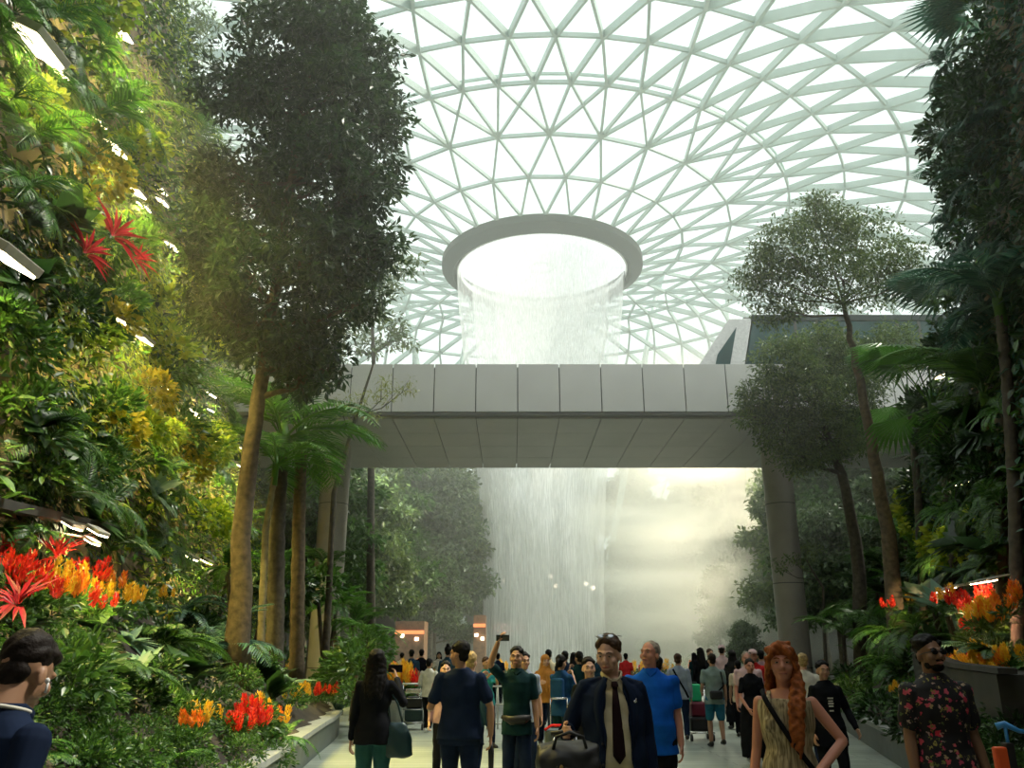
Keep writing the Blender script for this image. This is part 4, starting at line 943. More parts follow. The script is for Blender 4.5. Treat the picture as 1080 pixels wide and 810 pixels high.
# ------------------------------------------------------------------ flood lamps on the walls
def flood(p, sgn, s, label, group, tilt=.5, power=0, col=(1, .80, .20)):
    r = empty('flood_lamp', p, 0, label, 'lamp', group); r.rotation_euler = (0, 0, 0)
    R_ = Matrix.Rotation(sgn*tilt, 3, 'Y')
    mb = MB(); mb.box((0, 0, .045*s), (.30*s, .42*s, .07*s), rot=R_); mb.build('housing', M['lampbody'], r, bevel=.01)
    mb = MB(); mb.box(R_ @ Vector((0, 0, .0)), (.25*s, .36*s, .03*s), rot=R_); mb.build('lit_face', M['glow'], r)
    mb = MB(); mb.tube([(0, 0, .08*s), (-sgn*.5, 0, .25*s), (-sgn*1.5, 0, .1)], [.022*s]*3, 8); mb.build('bracket', M['lampbody'], r)
    if power:
        ld = bpy.data.lights.new('lamp_light', 'SPOT'); ld.energy = power*7; ld.color = col; ld.spot_size = 2.3; ld.spot_blend = .6; ld.shadow_soft_size = .12
        lo = bpy.data.objects.new('lamp_light', ld); COL.objects.link(lo); lo.parent = r; lo.location = (sgn*.03, 0, -.08); lo.rotation_euler = (0, sgn*.3, 0)
    return r
LL = [(40, 48, 1.6, 900), (60, 74, .8, 0), (130, 36, 1.0, 1500), (122, 157, 1.1, 900), (105, 130, .6, 0), (142, 110, .9, 0), (145, 203, .9, 700), (153, 220, .9, 0), (170, 201, .8, 0), (171, 213, .8, 0), (182, 261, 1.0, 1500), (130, 341, 1.1, 700), (150, 357, 1.1, 700), (170, 406, .9, 500), (201, 432, 1.0, 600), (210, 440, 1.0, 0), (222, 416, 1.0, 700), (221, 432, .8, 0), (230, 466, 1.1, 700), (237, 472, 1.1, 0), (250, 470, 1.0, 0), (250, 490, 1.0, 400), (6, 272, 1.5, 200), (76, 555, .65, 120), (103, 562, .65, 160), (97, 572, .5, 0), (201, 588, 1.0, 100), (217, 592, 1.0, 100)]
for (px, py, s, pw) in LL:
    p = lhit(px, py)
    if px in (76, 103, 97): p = W(px, py, min(p.y, 10.5)-.8)
    else: p = p+Vector((1.25, 0, 0)); p = W(px, py, p.y-1.3)
    h = 'high' if py < 300 else 'halfway up' if py < 520 else 'low'
    flood(p, 1, s, 'lit flood lamp on a bracket, %s on the left wall' % h, 'flood lamps %s on the left wall' % h, .5, pw)
for (px, py, s, pw) in [(1007, 529, .8, 900), (1016, 510, .8, 0), (994, 624, .5, 120), (1002, 621, .5, 0), (1031, 615, .5, 120), (1044, 613, .5, 0), (993, 397, .8, 0)]:
    p = rhit(px, py); Y = {994: 14, 1002: 14, 1031: 12, 1044: 12}.get(px, p.y-1.0); p = W(px, py, Y)
    flood(p, -1, s, 'lit flood lamp on a bracket on the right green wall' if py < 600 else 'low lit flood lamp over the right flowers', 'flood lamps on the right wall' if py < 600 else 'flood lamps over the right flowers', .2, pw, (1, .7, .35) if py < 600 else (1, .5, .3))
# ------------------------------------------------------------------ mist: drifting spray round the falls, plus streaks and a veil imitating light
def mist(name, lo, hi, dens, label, noise=None, aniso=.2):
    m, nt, out = newmat(name); v = N(nt, 'ShaderNodeVolumePrincipled'); v.inputs['Color'].default_value = (.96, .97, .92, 1); v.inputs['Anisotropy'].default_value = aniso; v.inputs['Density'].default_value = dens
    if noise:
        tc = N(nt, 'ShaderNodeTexCoord'); mp = N(nt, 'ShaderNodeMapping'); mp.inputs['Rotation'].default_value = (0, -.65, 0); mp.inputs['Scale'].default_value = (.035, .10, .22)
        no = N(nt, 'ShaderNodeTexNoise'); no.inputs['Scale'].default_value = 1.6; no.inputs['Detail'].default_value = 3
        mr = N(nt, 'ShaderNodeMapRange'); mr.inputs[1].default_value = .38; mr.inputs[2].default_value = .68; mr.inputs[3].default_value = 0; mr.inputs[4].default_value = dens*2.4
        # fades out towards the edge of the cloud
        vl = N(nt, 'ShaderNodeVectorMath', operation='LENGTH'); mp2 = N(nt, 'ShaderNodeMapping'); mp2.inputs['Scale'].default_value = [2/(b_-a) for a, b_ in zip(lo, hi)]
        L(nt, tc.outputs['Object'], mp2.inputs[0]); L(nt, mp2.outputs[0], vl.inputs[0]); mr2 = N(nt, 'ShaderNodeMapRange'); mr2.inputs[1].default_value = 1.0; mr2.inputs[2].default_value = .45; mr2.inputs[3].default_value = 0; mr2.inputs[4].default_value = 1; L(nt, vl.outputs['Value'], mr2.inputs[0])
        L(nt, tc.outputs['Object'], mp.inputs[0]); L(nt, mp.outputs[0], no.inputs['Vector']); L(nt, no.outputs['Fac'], mr.inputs[0])
        mu = N(nt, 'ShaderNodeMath', operation='MULTIPLY'); L(nt, mr.outputs[0], mu.inputs[0]); L(nt, mr2.outputs[0], mu.inputs[1]); L(nt, mu.outputs[0], v.inputs['Density'])
    L(nt, v.outputs[0], out.inputs['Volume'])
    c = [(a+b_)/2 for a, b_ in zip(lo, hi)]; mb = MB()
    if noise: mb.ell((0, 0, 0), [(b_-a)/2 for a, b_ in zip(lo, hi)], 24, 12)
    else: mb.box((0, 0, 0), [b_-a for a, b_ in zip(lo, hi)])
    o = mb.build('mist', m, None, loc=c); return tag(o, label, 'mist', None, 'stuff')
mist('haze_air', (-48, 37.5, .02), (48, 122, 38), .0042, 'thin pale haze filling the hall beyond the bridge')
mist('veil_haze', (-26, 5, 5.5), (26, 37.4, 33), .0045, 'faint added haze imitating lens glare on the near side of the bridge')  # added volume, lifts the dark trees the way lens veil would
mist('spray_cloud', (3.5, 48, -7), (27, 78, 29), .14, 'spray right of the waterfall, denser in slanting streaks that imitate light beams', True, .35)  # slanted density streaks stand for light beams in the spray
def added_flood(p, aim, power, label, col):  # lamps added to brighten the spray and the falls
    d = (V3_(aim)-V3_(p)).normalized(); r = empty('added_flood', p, 0, label, 'lamp'); 
    mb = MB(); mb.tube([(0, 0, 0), d*.6], [.22, .34], 16); mb.build('housing', M['black'], r); mb = MB(); mb.tube([d*.59, d*.64], [.31, .31], 16); mb.build('lit_face', M['glow'], r)
    mb = MB(); mb.tube([-d*.1, -d*.1+Vector((0, 0, -1.2))], .05, 8); mb.build('bracket', M['black'], r)
    ld = bpy.data.lights.new('beam', 'SPOT'); ld.energy = power; ld.color = col; ld.spot_size = 1.4; ld.spot_blend = .7; ld.shadow_soft_size = .4
    lo = bpy.data.objects.new('beam', ld); COL.objects.link(lo); lo.parent = r; lo.location = d*.75; lo.rotation_euler = d.to_track_quat('-Z', 'Y').to_euler()
V3_ = Vector
added_flood((24.5, 56.6, 23.6), (6, 62, 8), 230000, 'added warm floodlight high on the right shop building, brightening the spray', (1, .88, .64))
added_flood((-12, 40.5, 13.2), (2.5, 75, 12), 85000, 'added cool floodlight behind the left end of the bridge, brightening the waterfall', (.95, 1, .96))
# ------------------------------------------------------------------ light
w = bpy.data.worlds.new('sky'); SC.world = w; w.use_nodes = True; nt = w.node_tree; nt.nodes.clear()
wo = N(nt, 'ShaderNodeOutputWorld'); bg = N(nt, 'ShaderNodeBackground'); bg.inputs[0].default_value = (.93, 1.0, .985, 1); bg.inputs[1].default_value = 1.42; L(nt, bg.outputs[0], wo.inputs[0])
sun = bpy.data.lights.new('sun', 'SUN'); sun.energy = 5; sun.angle = .12; sun.color = (1, .95, .82); so = bpy.data.objects.new('sun', sun); COL.objects.link(so)
so.rotation_euler = Vector((-.62, -.25, -1.0)).to_track_quat('-Z', 'Y').to_euler()
SC.view_settings.view_transform = 'Standard'; SC.view_settings.look = 'None'; SC.view_settings.gamma = 1; SC.view_settings.use_curve_mapping = False
SC.view_settings.exposure = 0.0
SC.cycles.use_denoising = True; SC.cycles.max_bounces = 7; SC.cycles.transparent_max_bounces = 14; SC.cycles.volume_bounces = 5
SC.cycles.volume_step_rate = 2.0; SC.cycles.volume_max_steps = 48; SC.cycles.sample_clamp_indirect = 4; SC.cycles.sample_clamp_direct = 12
# ================================================================== people
SK = {k: mat('skin_'+k, c, .5, var=.06, scale=6, spec=.3) for k, c in dict(pale=(.60, .36, .26), tan=(.42, .24, .15), olive=(.36, .20, .12), brown=(.22, .12, .07), ruddy=(.55, .25, .17)).items()}
def cloth(name, c, rough=.8, var=.18, scale=9): return mat(name, c, rough, var=var, scale=scale, spec=.06)
CL = dict(black=cloth('black_cloth', (.008, .009, .012)), navy=cloth('navy_cloth', (.010, .018, .042)), darkteal=cloth('dark_teal_cloth', (.008, .030, .034)), cream=cloth('cream_cloth', (.62, .54, .36)),
          blue=cloth('royal_blue_cloth', (.008, .10, .50)), mustard=cloth('mustard_cloth', (.46, .20, .045)), denim=cloth('teal_denim', (.025, .085, .085), var=.35, scale=4), white=cloth('white_cloth', (.62, .60, .52)),
          greyblue=cloth('grey_blue_cloth', (.28, .33, .40)), greygreen=cloth('grey_green_cloth', (.20, .27, .25)), shorts=cloth('blue_shorts', (.02, .13, .22)), pink=cloth('pale_pink_cloth', (.60, .42, .42)), red=cloth('red_cloth', (.6, .03, .03)),
          plaid=cloth('dark_blue_cloth', (.02, .05, .08)), bluejkt=cloth('blue_jacket', (.012, .05, .13)), tie=cloth('dark_tie', (.020, .010, .012)), paleblue=cloth('pale_denim', (.10, .17, .19), var=.3), teal=cloth('teal_cloth', (.03, .25, .25)), mauve=cloth('mauve_cloth', (.35, .22, .24)), blackshoe=mat('black_shoe', (.01, .01, .01), .35), whiteshoe=mat('white_shoe', (.6, .6, .58), .5))
HR = {k: mat('hair_'+k, c, .6, var=.5, scale=30, bump=.5, spec=.15) for k, c in dict(black=(.005, .0045, .004), dark=(.012, .008, .006), brown=(.06, .032, .016), red=(.26, .075, .020), grey=(.30, .25, .19), blond=(.38, .27, .12)).items()}
M['eyewhite'] = mat('eye_white', (.34, .31, .28), .3); M['iris'] = mat('iris', (.01, .008, .006), .2); M['lips'] = mat('lips', (.38, .12, .10), .5); M['lens'] = mat('sunglass_lens', (.35, .38, .42), .08, .6); M['glasses'] = mat('dark_lens', (.01, .01, .012), .12)
def flower_cloth():
    m, nt, out = newmat('floral_cloth'); b = N(nt, 'ShaderNodeBsdfPrincipled'); b.inputs['Roughness'].default_value = .8; L(nt, b.outputs[0], out.inputs[0])
    tc = N(nt, 'ShaderNodeTexCoord'); base = None; prev = (.006, .006, .008, 1); last = None
    for sc_, th, cols in ((19, .36, [(0, (.5, .02, .05)), (.5, (.6, .10, .14)), (1, (.35, .02, .08))]), (30, .34, [(0, (.06, .10, .03)), (.5, (.30, .26, .05)), (1, (.45, .30, .28))])):
        v = N(nt, 'ShaderNodeTexVoronoi'); v.inputs['Scale'].default_value = sc_; no = N(nt, 'ShaderNodeTexNoise'); no.inputs['Scale'].default_value = sc_*2.2; va = N(nt, 'ShaderNodeVectorMath', operation='MULTIPLY_ADD')
        va.inputs[1].default_value = (.05, .05, .05); L(nt, tc.outputs['Object'], no.inputs['Vector']); L(nt, no.outputs['Color'], va.inputs[0]); L(nt, tc.outputs['Object'], va.inputs[2]); L(nt, va.outputs[0], v.inputs['Vector'])
        sp3 = N(nt, 'ShaderNodeSeparateColor'); L(nt, v.outputs['Color'], sp3.inputs[0]); r = ramp(nt, cols); L(nt, sp3.outputs[0], r.inputs[0])
        lt = N(nt, 'ShaderNodeMath', operation='LESS_THAN'); lt.inputs[1].default_value = th; L(nt, v.outputs['Distance'], lt.inputs[0])
        g2 = N(nt, 'ShaderNodeMath', operation='GREATER_THAN'); g2.inputs[1].default_value = .5; L(nt, sp3.outputs[1], g2.inputs[0]); mu = N(nt, 'ShaderNodeMath', operation='MULTIPLY'); L(nt, lt.outputs[0], mu.inputs[0]); L(nt, g2.outputs[0], mu.inputs[1])
        mx = N(nt, 'ShaderNodeMix', data_type='RGBA'); L(nt, mu.outputs[0], mx.inputs[0]); L(nt, r.outputs[0], mx.inputs[7])
        if last is None: mx.inputs[6].default_value = prev
        else: L(nt, last, mx.inputs[6])
        last = mx.outputs[2]
    L(nt, last, b.inputs['Base Color']); return m
CL['floral'] = flower_cloth()
def stripe_cloth():
    m, nt, out = newmat('fringed_beige_cloth'); b = N(nt, 'ShaderNodeBsdfPrincipled'); b.inputs['Roughness'].default_value = .75; L(nt, b.outputs[0], out.inputs[0])
    tc = N(nt, 'ShaderNodeTexCoord'); mp = N(nt, 'ShaderNodeMapping'); mp.inputs['Scale'].default_value = (1, 1, .05); no = N(nt, 'ShaderNodeTexNoise'); no.inputs['Scale'].default_value = 70; no.inputs['Detail'].default_value = 2
    L(nt, tc.outputs['Object'], mp.inputs[0]); L(nt, mp.outputs[0], no.inputs['Vector']); r = ramp(nt, [(.35, (.13, .10, .05)), (.65, (.50, .42, .26))]); L(nt, no.outputs['Fac'], r.inputs[0]); L(nt, r.outputs[0], b.inputs['Base Color'])
    bp = N(nt, 'ShaderNodeBump'); bp.inputs['Strength'].default_value = .7; L(nt, no.outputs['Fac'], bp.inputs['Height']); L(nt, bp.outputs[0], b.inputs['Normal']); return m
CL['fringe'] = stripe_cloth()
CL['check'] = mat('checked_sleeve', (.35, .35, .33), .8, var=.8, scale=40)
V3 = Vector
def remesh(mb, name, mtl, vox, smooth=3, noise=0, freq=9, parent=None, seed=0):
    "fuse the overlapping volumes into one continuous surface"
    me = mb.mesh('tmp', mtl, True); o = bpy.data.objects.new('tmp', me); COL.objects.link(o)
    r = o.modifiers.new('r', 'REMESH'); r.mode = 'VOXEL'; r.voxel_size = vox; r.use_smooth_shade = True
    s = o.modifiers.new('s', 'SMOOTH'); s.factor = .5; s.iterations = smooth
    bpy.context.view_layer.update(); out = bpy.data.meshes.new_from_object(o.evaluated_get(bpy.context.evaluated_depsgraph_get()))
    bpy.data.objects.remove(o); bpy.data.meshes.remove(me); out.name = name
    if not out.materials: out.materials.append(mtl)
    if noise:
        n = len(out.vertices); co = np.empty(n*3, np.float32); out.vertices.foreach_get('co', co); co = co.reshape(-1, 3); no = np.empty(n*3, np.float32); out.vertices.foreach_get('normal', no); no = no.reshape(-1, 3)
        ph = seed*1.7; f = freq
        d = np.sin(co[:, 0]*f*1.3+np.sin(co[:, 2]*f*1.1+ph)*2+ph)*np.sin(co[:, 2]*f*1.9+np.sin(co[:, 0]*f+ph*2)*1.6)+.6*np.sin(co[:, 2]*f*3.1+co[:, 1]*f*2.2+np.sin(co[:, 0]*f*1.7)*2+ph)
        co = co+no*(d*noise)[:, None]; out.vertices.foreach_set('co', co.ravel()); out.update()
    out.polygons.foreach_set('use_smooth', np.ones(len(out.polygons), bool))
    ob = bpy.data.objects.new(name, out); COL.objects.link(ob)
    if parent: ob.parent = parent
    return ob
def chain(mb, pts, rad, side=(1, 0, 0), n=14):
    "round-ended tapering limb; radii may be (across, deep)"
    pts = [V3(p) for p in pts]; R = [r if hasattr(r, '__len__') else (r, r) for r in rad]
    P = [pts[0]]; Q = [R[0]]
    for a, b_, ra, rb in zip(pts, pts[1:], R, R[1:]):
        for t in (.33, .67, 1): P.append(a.lerp(b_, t)); Q.append(tuple(x+(y-x)*t for x, y in zip(ra, rb)))
    d0 = (P[1]-P[0]).normalized(); d1 = (P[-1]-P[-2]).normalized(); r0 = min(Q[0]); r1 = min(Q[-1])
    P = [P[0]-d0*r0*.8, P[0]-d0*r0*.45]+P+[P[-1]+d1*r1*.45, P[-1]+d1*r1*.8]
    Q = [tuple(x*.45 for x in Q[0]), tuple(x*.85 for x in Q[0])]+Q+[tuple(x*.85 for x in Q[-1]), tuple(x*.45 for x in Q[-1])]
    mb.tube(P, Q, n, side=side)
def rotm(yaw, pitch=0, roll=0): return Matrix.Rotation(yaw, 3, 'Z') @ Matrix.Rotation(pitch, 3, 'X') @ Matrix.Rotation(roll, 3, 'Y')
R_ = math.radians
def person(label, x, y, face=0, H=1.75, wd=1.0, skin='tan', hair=('short', 'dark'), top=('short', 'black'), bottom=('trousers', 'black'), shoes='blackshoe', arms=None, yaw=0, pitch=0, vox=.009, lean=(0, 0), step=.10, female=False, beard=None, extra=(), z=0, group=None, belly=0, face_detail=True):
    """face: degrees, 0 looks at the viewer (-y); arms: (left elbow, left wrist, right elbow, right wrist) or presets; local x is the picture's right when face=0"""
    s = H/1.75; root = empty('person', (x, y, z), R_(face), label, 'person', group); root.scale = (s, s, s)
    sw = (.156 if female else .178)*(1+(wd-1)*.6); hw = (.175 if female else .165)*wd; cw = (.155 if female else .178)*wd; ww = (.125 if female else .150)*wd
    lx, ly = lean
    def T(p):    # lean the upper body about the hips
        p = V3(p); k = max(0, p.z-.95); return V3((p.x+k*lx, p.y+k*ly, p.z))
    dA = {'hang': ((.222, .02, 1.13), (.238, -.05, .875)), 'bent': ((.24, .05, 1.15), (.17, -.22, 1.10)), 'phone': ((.22, -.12, 1.22), (.07, -.30, 1.42)), 'raised': ((.30, -.10, 1.58), (.16, -.18, 1.82)), 'push': ((.24, .03, 1.15), (.20, -.24, 1.02)),
          'swing': ((.25, -.08, 1.15), (.27, -.22, .93)), 'back': ((.25, .10, 1.14), (.27, .12, .89)), 'hip': ((.34, .05, 1.14), (.20, -.06, .98))}
    arms = arms or ('hang', 'hang'); AR = []
    for sd, a in zip((-1, 1), arms):
        e, w_ = dA[a] if isinstance(a, str) else a
        if isinstance(a, str): k = sw/.192; e = (sd*(e[0]*.5+e[0]*.5*k), e[1], e[2]); w_ = (sd*w_[0], w_[1], w_[2])
        AR.append((sd, T((sd*sw, .012, 1.405)), T(e), T(w_)))
    # legs
    leg = []
    for sd in (-1, 1):
        fy = -sd*step; hip = V3((sd*.088*wd, 0, .90)); an = V3((sd*.10, fy, .085+(.05 if fy > .04 else 0))); kn = V3((sd*.10, (fy*.5-.02-abs(fy)*.25), .50)); leg.append((sd, hip, kn, an))
    ch = (.102+.02*(wd-1)*3); be = belly
    def torso(mb, g=0, z0=.84, z1=1.47, flare=0):
        prof = [(.84, hw*1.0, .118, 0), (.93, hw, .120+be*.4, -be*.3), (1.05, (hw+ww)/2, .108+be*.9, -be*.7), (1.14, ww, .100+be*.8, -be*.6), (1.25, cw*.96, .108+be*.3, -.005), (1.35, cw, .108, 0), (1.415, sw*.98, .086, .008), (1.447, sw*.74, .074, .012), (1.478, .086, .064, .016), (1.505, .062, .056, .02)]
        P = [(T((0, o, zz)), (rx+g+flare*max(0, 1.1-zz), ry+g+flare*max(0, 1.1-zz))) for zz, rx, ry, o in prof if z0-.001 <= zz <= z1+.03]
        mb.tube([p for p, r in P], [r for p, r in P], 28, side=(1, 0, 0))
        if female and z1 > 1.3:
            for sd in (-1, 1): mb.ell(T((sd*.066, -.066-g*.5, 1.275)), (.064, .054, .066))
    # --- body
    Cn = T((0, .02, 1.50)); HM = rotm(R_(yaw), R_(pitch))
    def Hd(p): return HM @ (V3(p)-V3((0, .02, 1.50)))+Cn
    b = MB(); torso(b, -.006)
    chain(b, [T((0, .022, 1.43)), Cn, Hd((0, .015, 1.58))], [(.062, .060), (.054, .056), (.055, .058)] if not female else [(.052, .05), (.045, .047), (.048, .05)])
    for c, r in [((0, .014, 1.655), (.0755, .095, .090)), ((0, -.022, 1.610), (.063, .070, .088)), ((0, -.052, 1.549), (.036 if not female else .030, .036, .030)), ((0, -.01, 1.575), (.058 if not female else .052, .06, .05)), ((.038, -.058, 1.602), (.026, .028, .026)), ((-.038, -.058, 1.602), (.026, .028, .026))]:
        b.ell(Hd(c), r, 16, 12, rot=HM)
    chain(b, [Hd((0, -.088, 1.640)), Hd((0, -.108, 1.605))], [.008, .0135]); b.ell(Hd((.011, -.098, 1.600)), (.010, .013, .009), rot=HM); b.ell(Hd((-.011, -.098, 1.600)), (.010, .013, .009), rot=HM)
    chain(b, [Hd((-.046, -.070, 1.655)), Hd((0, -.090, 1.652)), Hd((.046, -.070, 1.655))], [.011, .011, .011])
    chain(b, [Hd((-.020, -.082, 1.566)), Hd((0, -.092, 1.567)), Hd((.020, -.082, 1.566))], [.007, .010, .007])
    for sd in (-1, 1): b.ell(Hd((sd*.078, .012, 1.612)), (.009, .020, .031), rot=HM)
    for sd, S_, E, Wr in AR:
        chain(b, [S_, S_.lerp(E, .5), E], [.050 if not female else .040, .046 if not female else .036, .036 if not female else .030]); m_ = E.lerp(Wr, .35)
        chain(b, [E, m_, Wr], [.037 if not female else .030, .039 if not female else .031, (.027, .021)])
        # hand
        d = (Wr-E).normalized(); inw = V3((-sd, 0, 0)); inw = (inw-d*inw.dot(d)); inw = inw.normalized() if inw.length > .2 else V3((0, -1, 0)); thumb = inw.cross(d)*(1 if sd > 0 else -1)
        if thumb.y > .2: thumb = -thumb
        pc = Wr+d*.055; chain(b, [Wr+d*.01, pc, Wr+d*.085], [(.024, .017), (.038, .014), (.037, .013)], side=thumb, n=12)
        for q, (o, ln) in enumerate(((.030, .070), (.010, .080), (-.011, .074), (-.030, .058))):
            r0 = Wr+d*.088+thumb*o; c1 = (d+inw*.35).normalized(); c2 = (d+inw*1.0).normalized(); p1 = r0+c1*ln*.42; p2 = p1+c2*ln*.34; p3 = p2+(d*.3+inw).normalized()*ln*.26
            chain(b, [r0-d*.02, r0, p1, p2, p3], [.0095, .0092, .0088, .0082, .0075], n=8)
        t0 = Wr+d*.025+thumb*.026; t1 = t0+(d*.7+thumb*.7+inw*.2).normalized()*.042; t2 = t1+(d*.9+thumb*.1+inw*.4).normalized()*.032; chain(b, [t0, t1, t2], [.013, .0115, .0095], n=8)
    for sd, hip, kn, an in leg:
        chain(b, [hip, hip.lerp(kn, .5), kn], [.082*wd, .070*wd, .052]); chain(b, [kn, kn.lerp(an, .3), an], [.050, .054, .036])
        b.tube([an+V3((0, .06, -.045)), an+V3((0, .0, -.03)), an+V3((0, -.09, -.05)), an+V3((sd*.01, -.16, -.062))], [(.032, .030), (.036, .045), (.044, .030), (.030, .014)], 12, side=(1, 0, 0))
    body = remesh(b, 'body', SK[skin], vox, 2, parent=root)
    # --- face
    if face_detail:
        for sd in (-1, 1):
            e = MB(); e.ell(Hd((sd*.030, -.0790, 1.634)), (.0135, .008, .0052), 12, 8, rot=HM); eo = e.build('eye', M['eyewhite'], root, smooth=True)
            e = MB(); e.ell(Hd((sd*.030, -.0860, 1.634)), (.0055, .003, .0050), 10, 6, rot=HM); e.build('iris', M['iris'], eo, smooth=True)
            e = MB(); e.tube([Hd((sd*.014, -.098, 1.655)), Hd((sd*.030, -.094, 1.661)), Hd((sd*.048, -.078, 1.655))], [(.003, .004), (.004, .005), (.002, .003)], 6); e.build('eyebrow', HR[hair[1] if hair[0] not in ('hijab', 'cap') else 'dark'], root, smooth=True)
        e = MB(); e.tube([Hd((-.023, -.084, 1.567)), Hd((0, -.1035, 1.568)), Hd((.023, -.084, 1.567))], [(.004, .004), (.005, .009), (.004, .004)], 8, side=(0, 0, 1)); e.build('lips', M['lips'], root, smooth=True)
    # --- hair
    hk, hc = hair; hm = HR.get(hc) or CL[hc]
    h = MB()
    if hk in ('short', 'receding', 'bun', 'long', 'pony', 'curly', 'cap'):
        up = .012 if hk != 'receding' else -.002
        h.ell(Hd((0, .030, 1.672+up)), (.083, .094, .088), 20, 14, rot=HM)
        if hk not in ('receding',): h.ell(Hd((0, -.024, 1.722)), (.058, .038, .028), 16, 10, rot=HM); h.ell(Hd((.046, -.016, 1.700)), (.036, .045, .032), rot=HM); h.ell(Hd((-.046, -.016, 1.700)), (.036, .045, .032), rot=HM)
        h.ell(Hd((0, .058, 1.615)), (.062, .044, .058), 16, 12, rot=HM)
    if hk == 'curly':
        for q in range(40): a = q*2.4; zz = .2+.8*((q*.618) % 1); h.ell(Hd((.082*math.cos(a)*math.sqrt(max(.05, 1-zz*zz*.8)), .035+.09*math.sin(a)*math.sqrt(max(.05, 1-zz*zz*.8)), 1.65+.105*zz)), (.020,)*3, 8, 6)
    if hk in ('long', 'redlong'):
        h.ell(Hd((0, .030, 1.684)), (.086, .096, .088), 20, 14, rot=HM)
        for q in range(15):
            a = PI*(q/14); r0 = V3((.082*math.cos(a), .02+.075*math.sin(a), 1.66)); sx_ = math.cos(a)
            p1 = Hd(r0); p2 = Hd((.088*sx_, .03+.07*math.sin(a), 1.56)); p3 = T((.095*sx_+.01*math.sin(q*3), .045+.085*math.sin(a), 1.42)); p4 = T((.09*sx_, .06+.09*math.sin(a), 1.30+.03*math.sin(q*5)))
            chain(h, [p1, p2, p3, p4], [.022, .026, .026, .012], n=8)
        h.ell(Hd((.045, -.03, 1.705)), (.04, .055, .036), rot=HM); h.ell(Hd((-.045, -.03, 1.705)), (.04, .055, .036), rot=HM)
    if hk == 'redlong':
        for q in range(26): a = q*2.4; zz = ((q*.618) % 1); h.ell(Hd((.085*math.cos(a)*math.sqrt(1-zz*zz*.7), .02+.085*math.sin(a)*math.sqrt(1-zz*zz*.7), 1.675+.075*zz)), (.024,)*3, 8, 6)
        chain(h, [Hd((-.01, -.05, 1.75)), Hd((.03, -.095, 1.71)), Hd((.066, -.08, 1.655)), Hd((.082, -.05, 1.60))], [.024, .020, .018, .016])
        chain(h, [Hd((-.01, -.05, 1.75)), Hd((-.05, -.085, 1.71)), Hd((-.075, -.065, 1.66)), Hd((-.088, -.02, 1.58))], [.022, .020, .018, .016])
        for q, (ox, oz) in enumerate(((.088, 0), (.104, -.02), (.075, .01), (.112, -.05))): # a thick tress over the shoulder
            chain(h, [Hd((.082, -.01, 1.62)), T((ox+.0, -.05, 1.50)), T((ox-.005+.012*math.sin(q*2), -.125, 1.38+oz)), T((ox-.02, -.145, 1.24+oz)), T((ox-.03, -.14, 1.15+oz))], [.026, .030, .028, .024, .010], n=8)
    if hk == 'bun': h.ell(Hd((0, .075, 1.775)), (.042,)*3)
    if hk == 'pony':
        h.ell(Hd((0, .125, 1.67)), (.03, .03, .03)); chain(h, [Hd((0, .13, 1.67)), Hd((0, .16, 1.60)), Hd((0, .14, 1.50))], [.028, .028, .010])
    if hk == 'hijab':
        hs = MB(); hs.ell(Hd((0, .025, 1.672)), (.094, .108, .100), 20, 14, rot=HM)
        for q in range(24):
            a = 2*PI*q/24; front = math.sin(a) < -.55
            p0 = Hd((.078*math.cos(a), .015+.085*math.sin(a), 1.60 if not front else 1.535)); p1 = T((.085*math.cos(a), .02+.08*math.sin(a), 1.50)); p2 = T((.15*math.cos(a), .01+.12*math.sin(a), 1.40)); p3 = T((.235*math.cos(a)*wd, .005+.165*math.sin(a), 1.22+extra_len(extra))); p4 = T((.285*math.cos(a)*wd, .005+.19*math.sin(a), 1.04+extra_len(extra)))
            chain(hs, [p0, p1, p2, p3, p4], [.022, .030, .034, .036, .020], n=8)
        remesh(hs, 'headscarf', hm, vox, 5, .004, 8, root)
        # free the face: the scarf is behind the face plane
    elif hk == 'cap':
        remesh(h, 'hair', HR['dark'], vox, 2, .003, 30, root)
        c_ = MB(); c_.ell(Hd((0, .02, 1.70)), (.090, .100, .072), 20, 12, rot=HM); cc = c_.build('cap', hm, root, smooth=True)
        c_ = MB(); c_.ell(Hd((0, -.105, 1.700)), (.062, .060, .008), 16, 6, rot=HM); c_.build('cap_brim', hm, cc, smooth=True)
    else: remesh(h, 'hair', hm, min(vox, .008), 2, .004 if hk in ('redlong', 'curly') else .0025, 34, root)
    if beard:
        e = MB(); e.ell(Hd((0, -.052, 1.547)), (.042, .044, .032), rot=HM); e.ell(Hd((.045, -.015, 1.565)), (.016, .032, .03), rot=HM); e.ell(Hd((-.045, -.015, 1.565)), (.016, .032, .03), rot=HM); chain(e, [Hd((-.024, -.086, 1.583)), Hd((0, -.099, 1.588)), Hd((.024, -.086, 1.583))], [.006, .007, .006])
        remesh(e, 'beard', HR[beard], min(vox, .007), 1, .0015, 60, root)
    # --- top
    tk, tc_ = top; tm = CL[tc_]; g = .014
    t = MB()
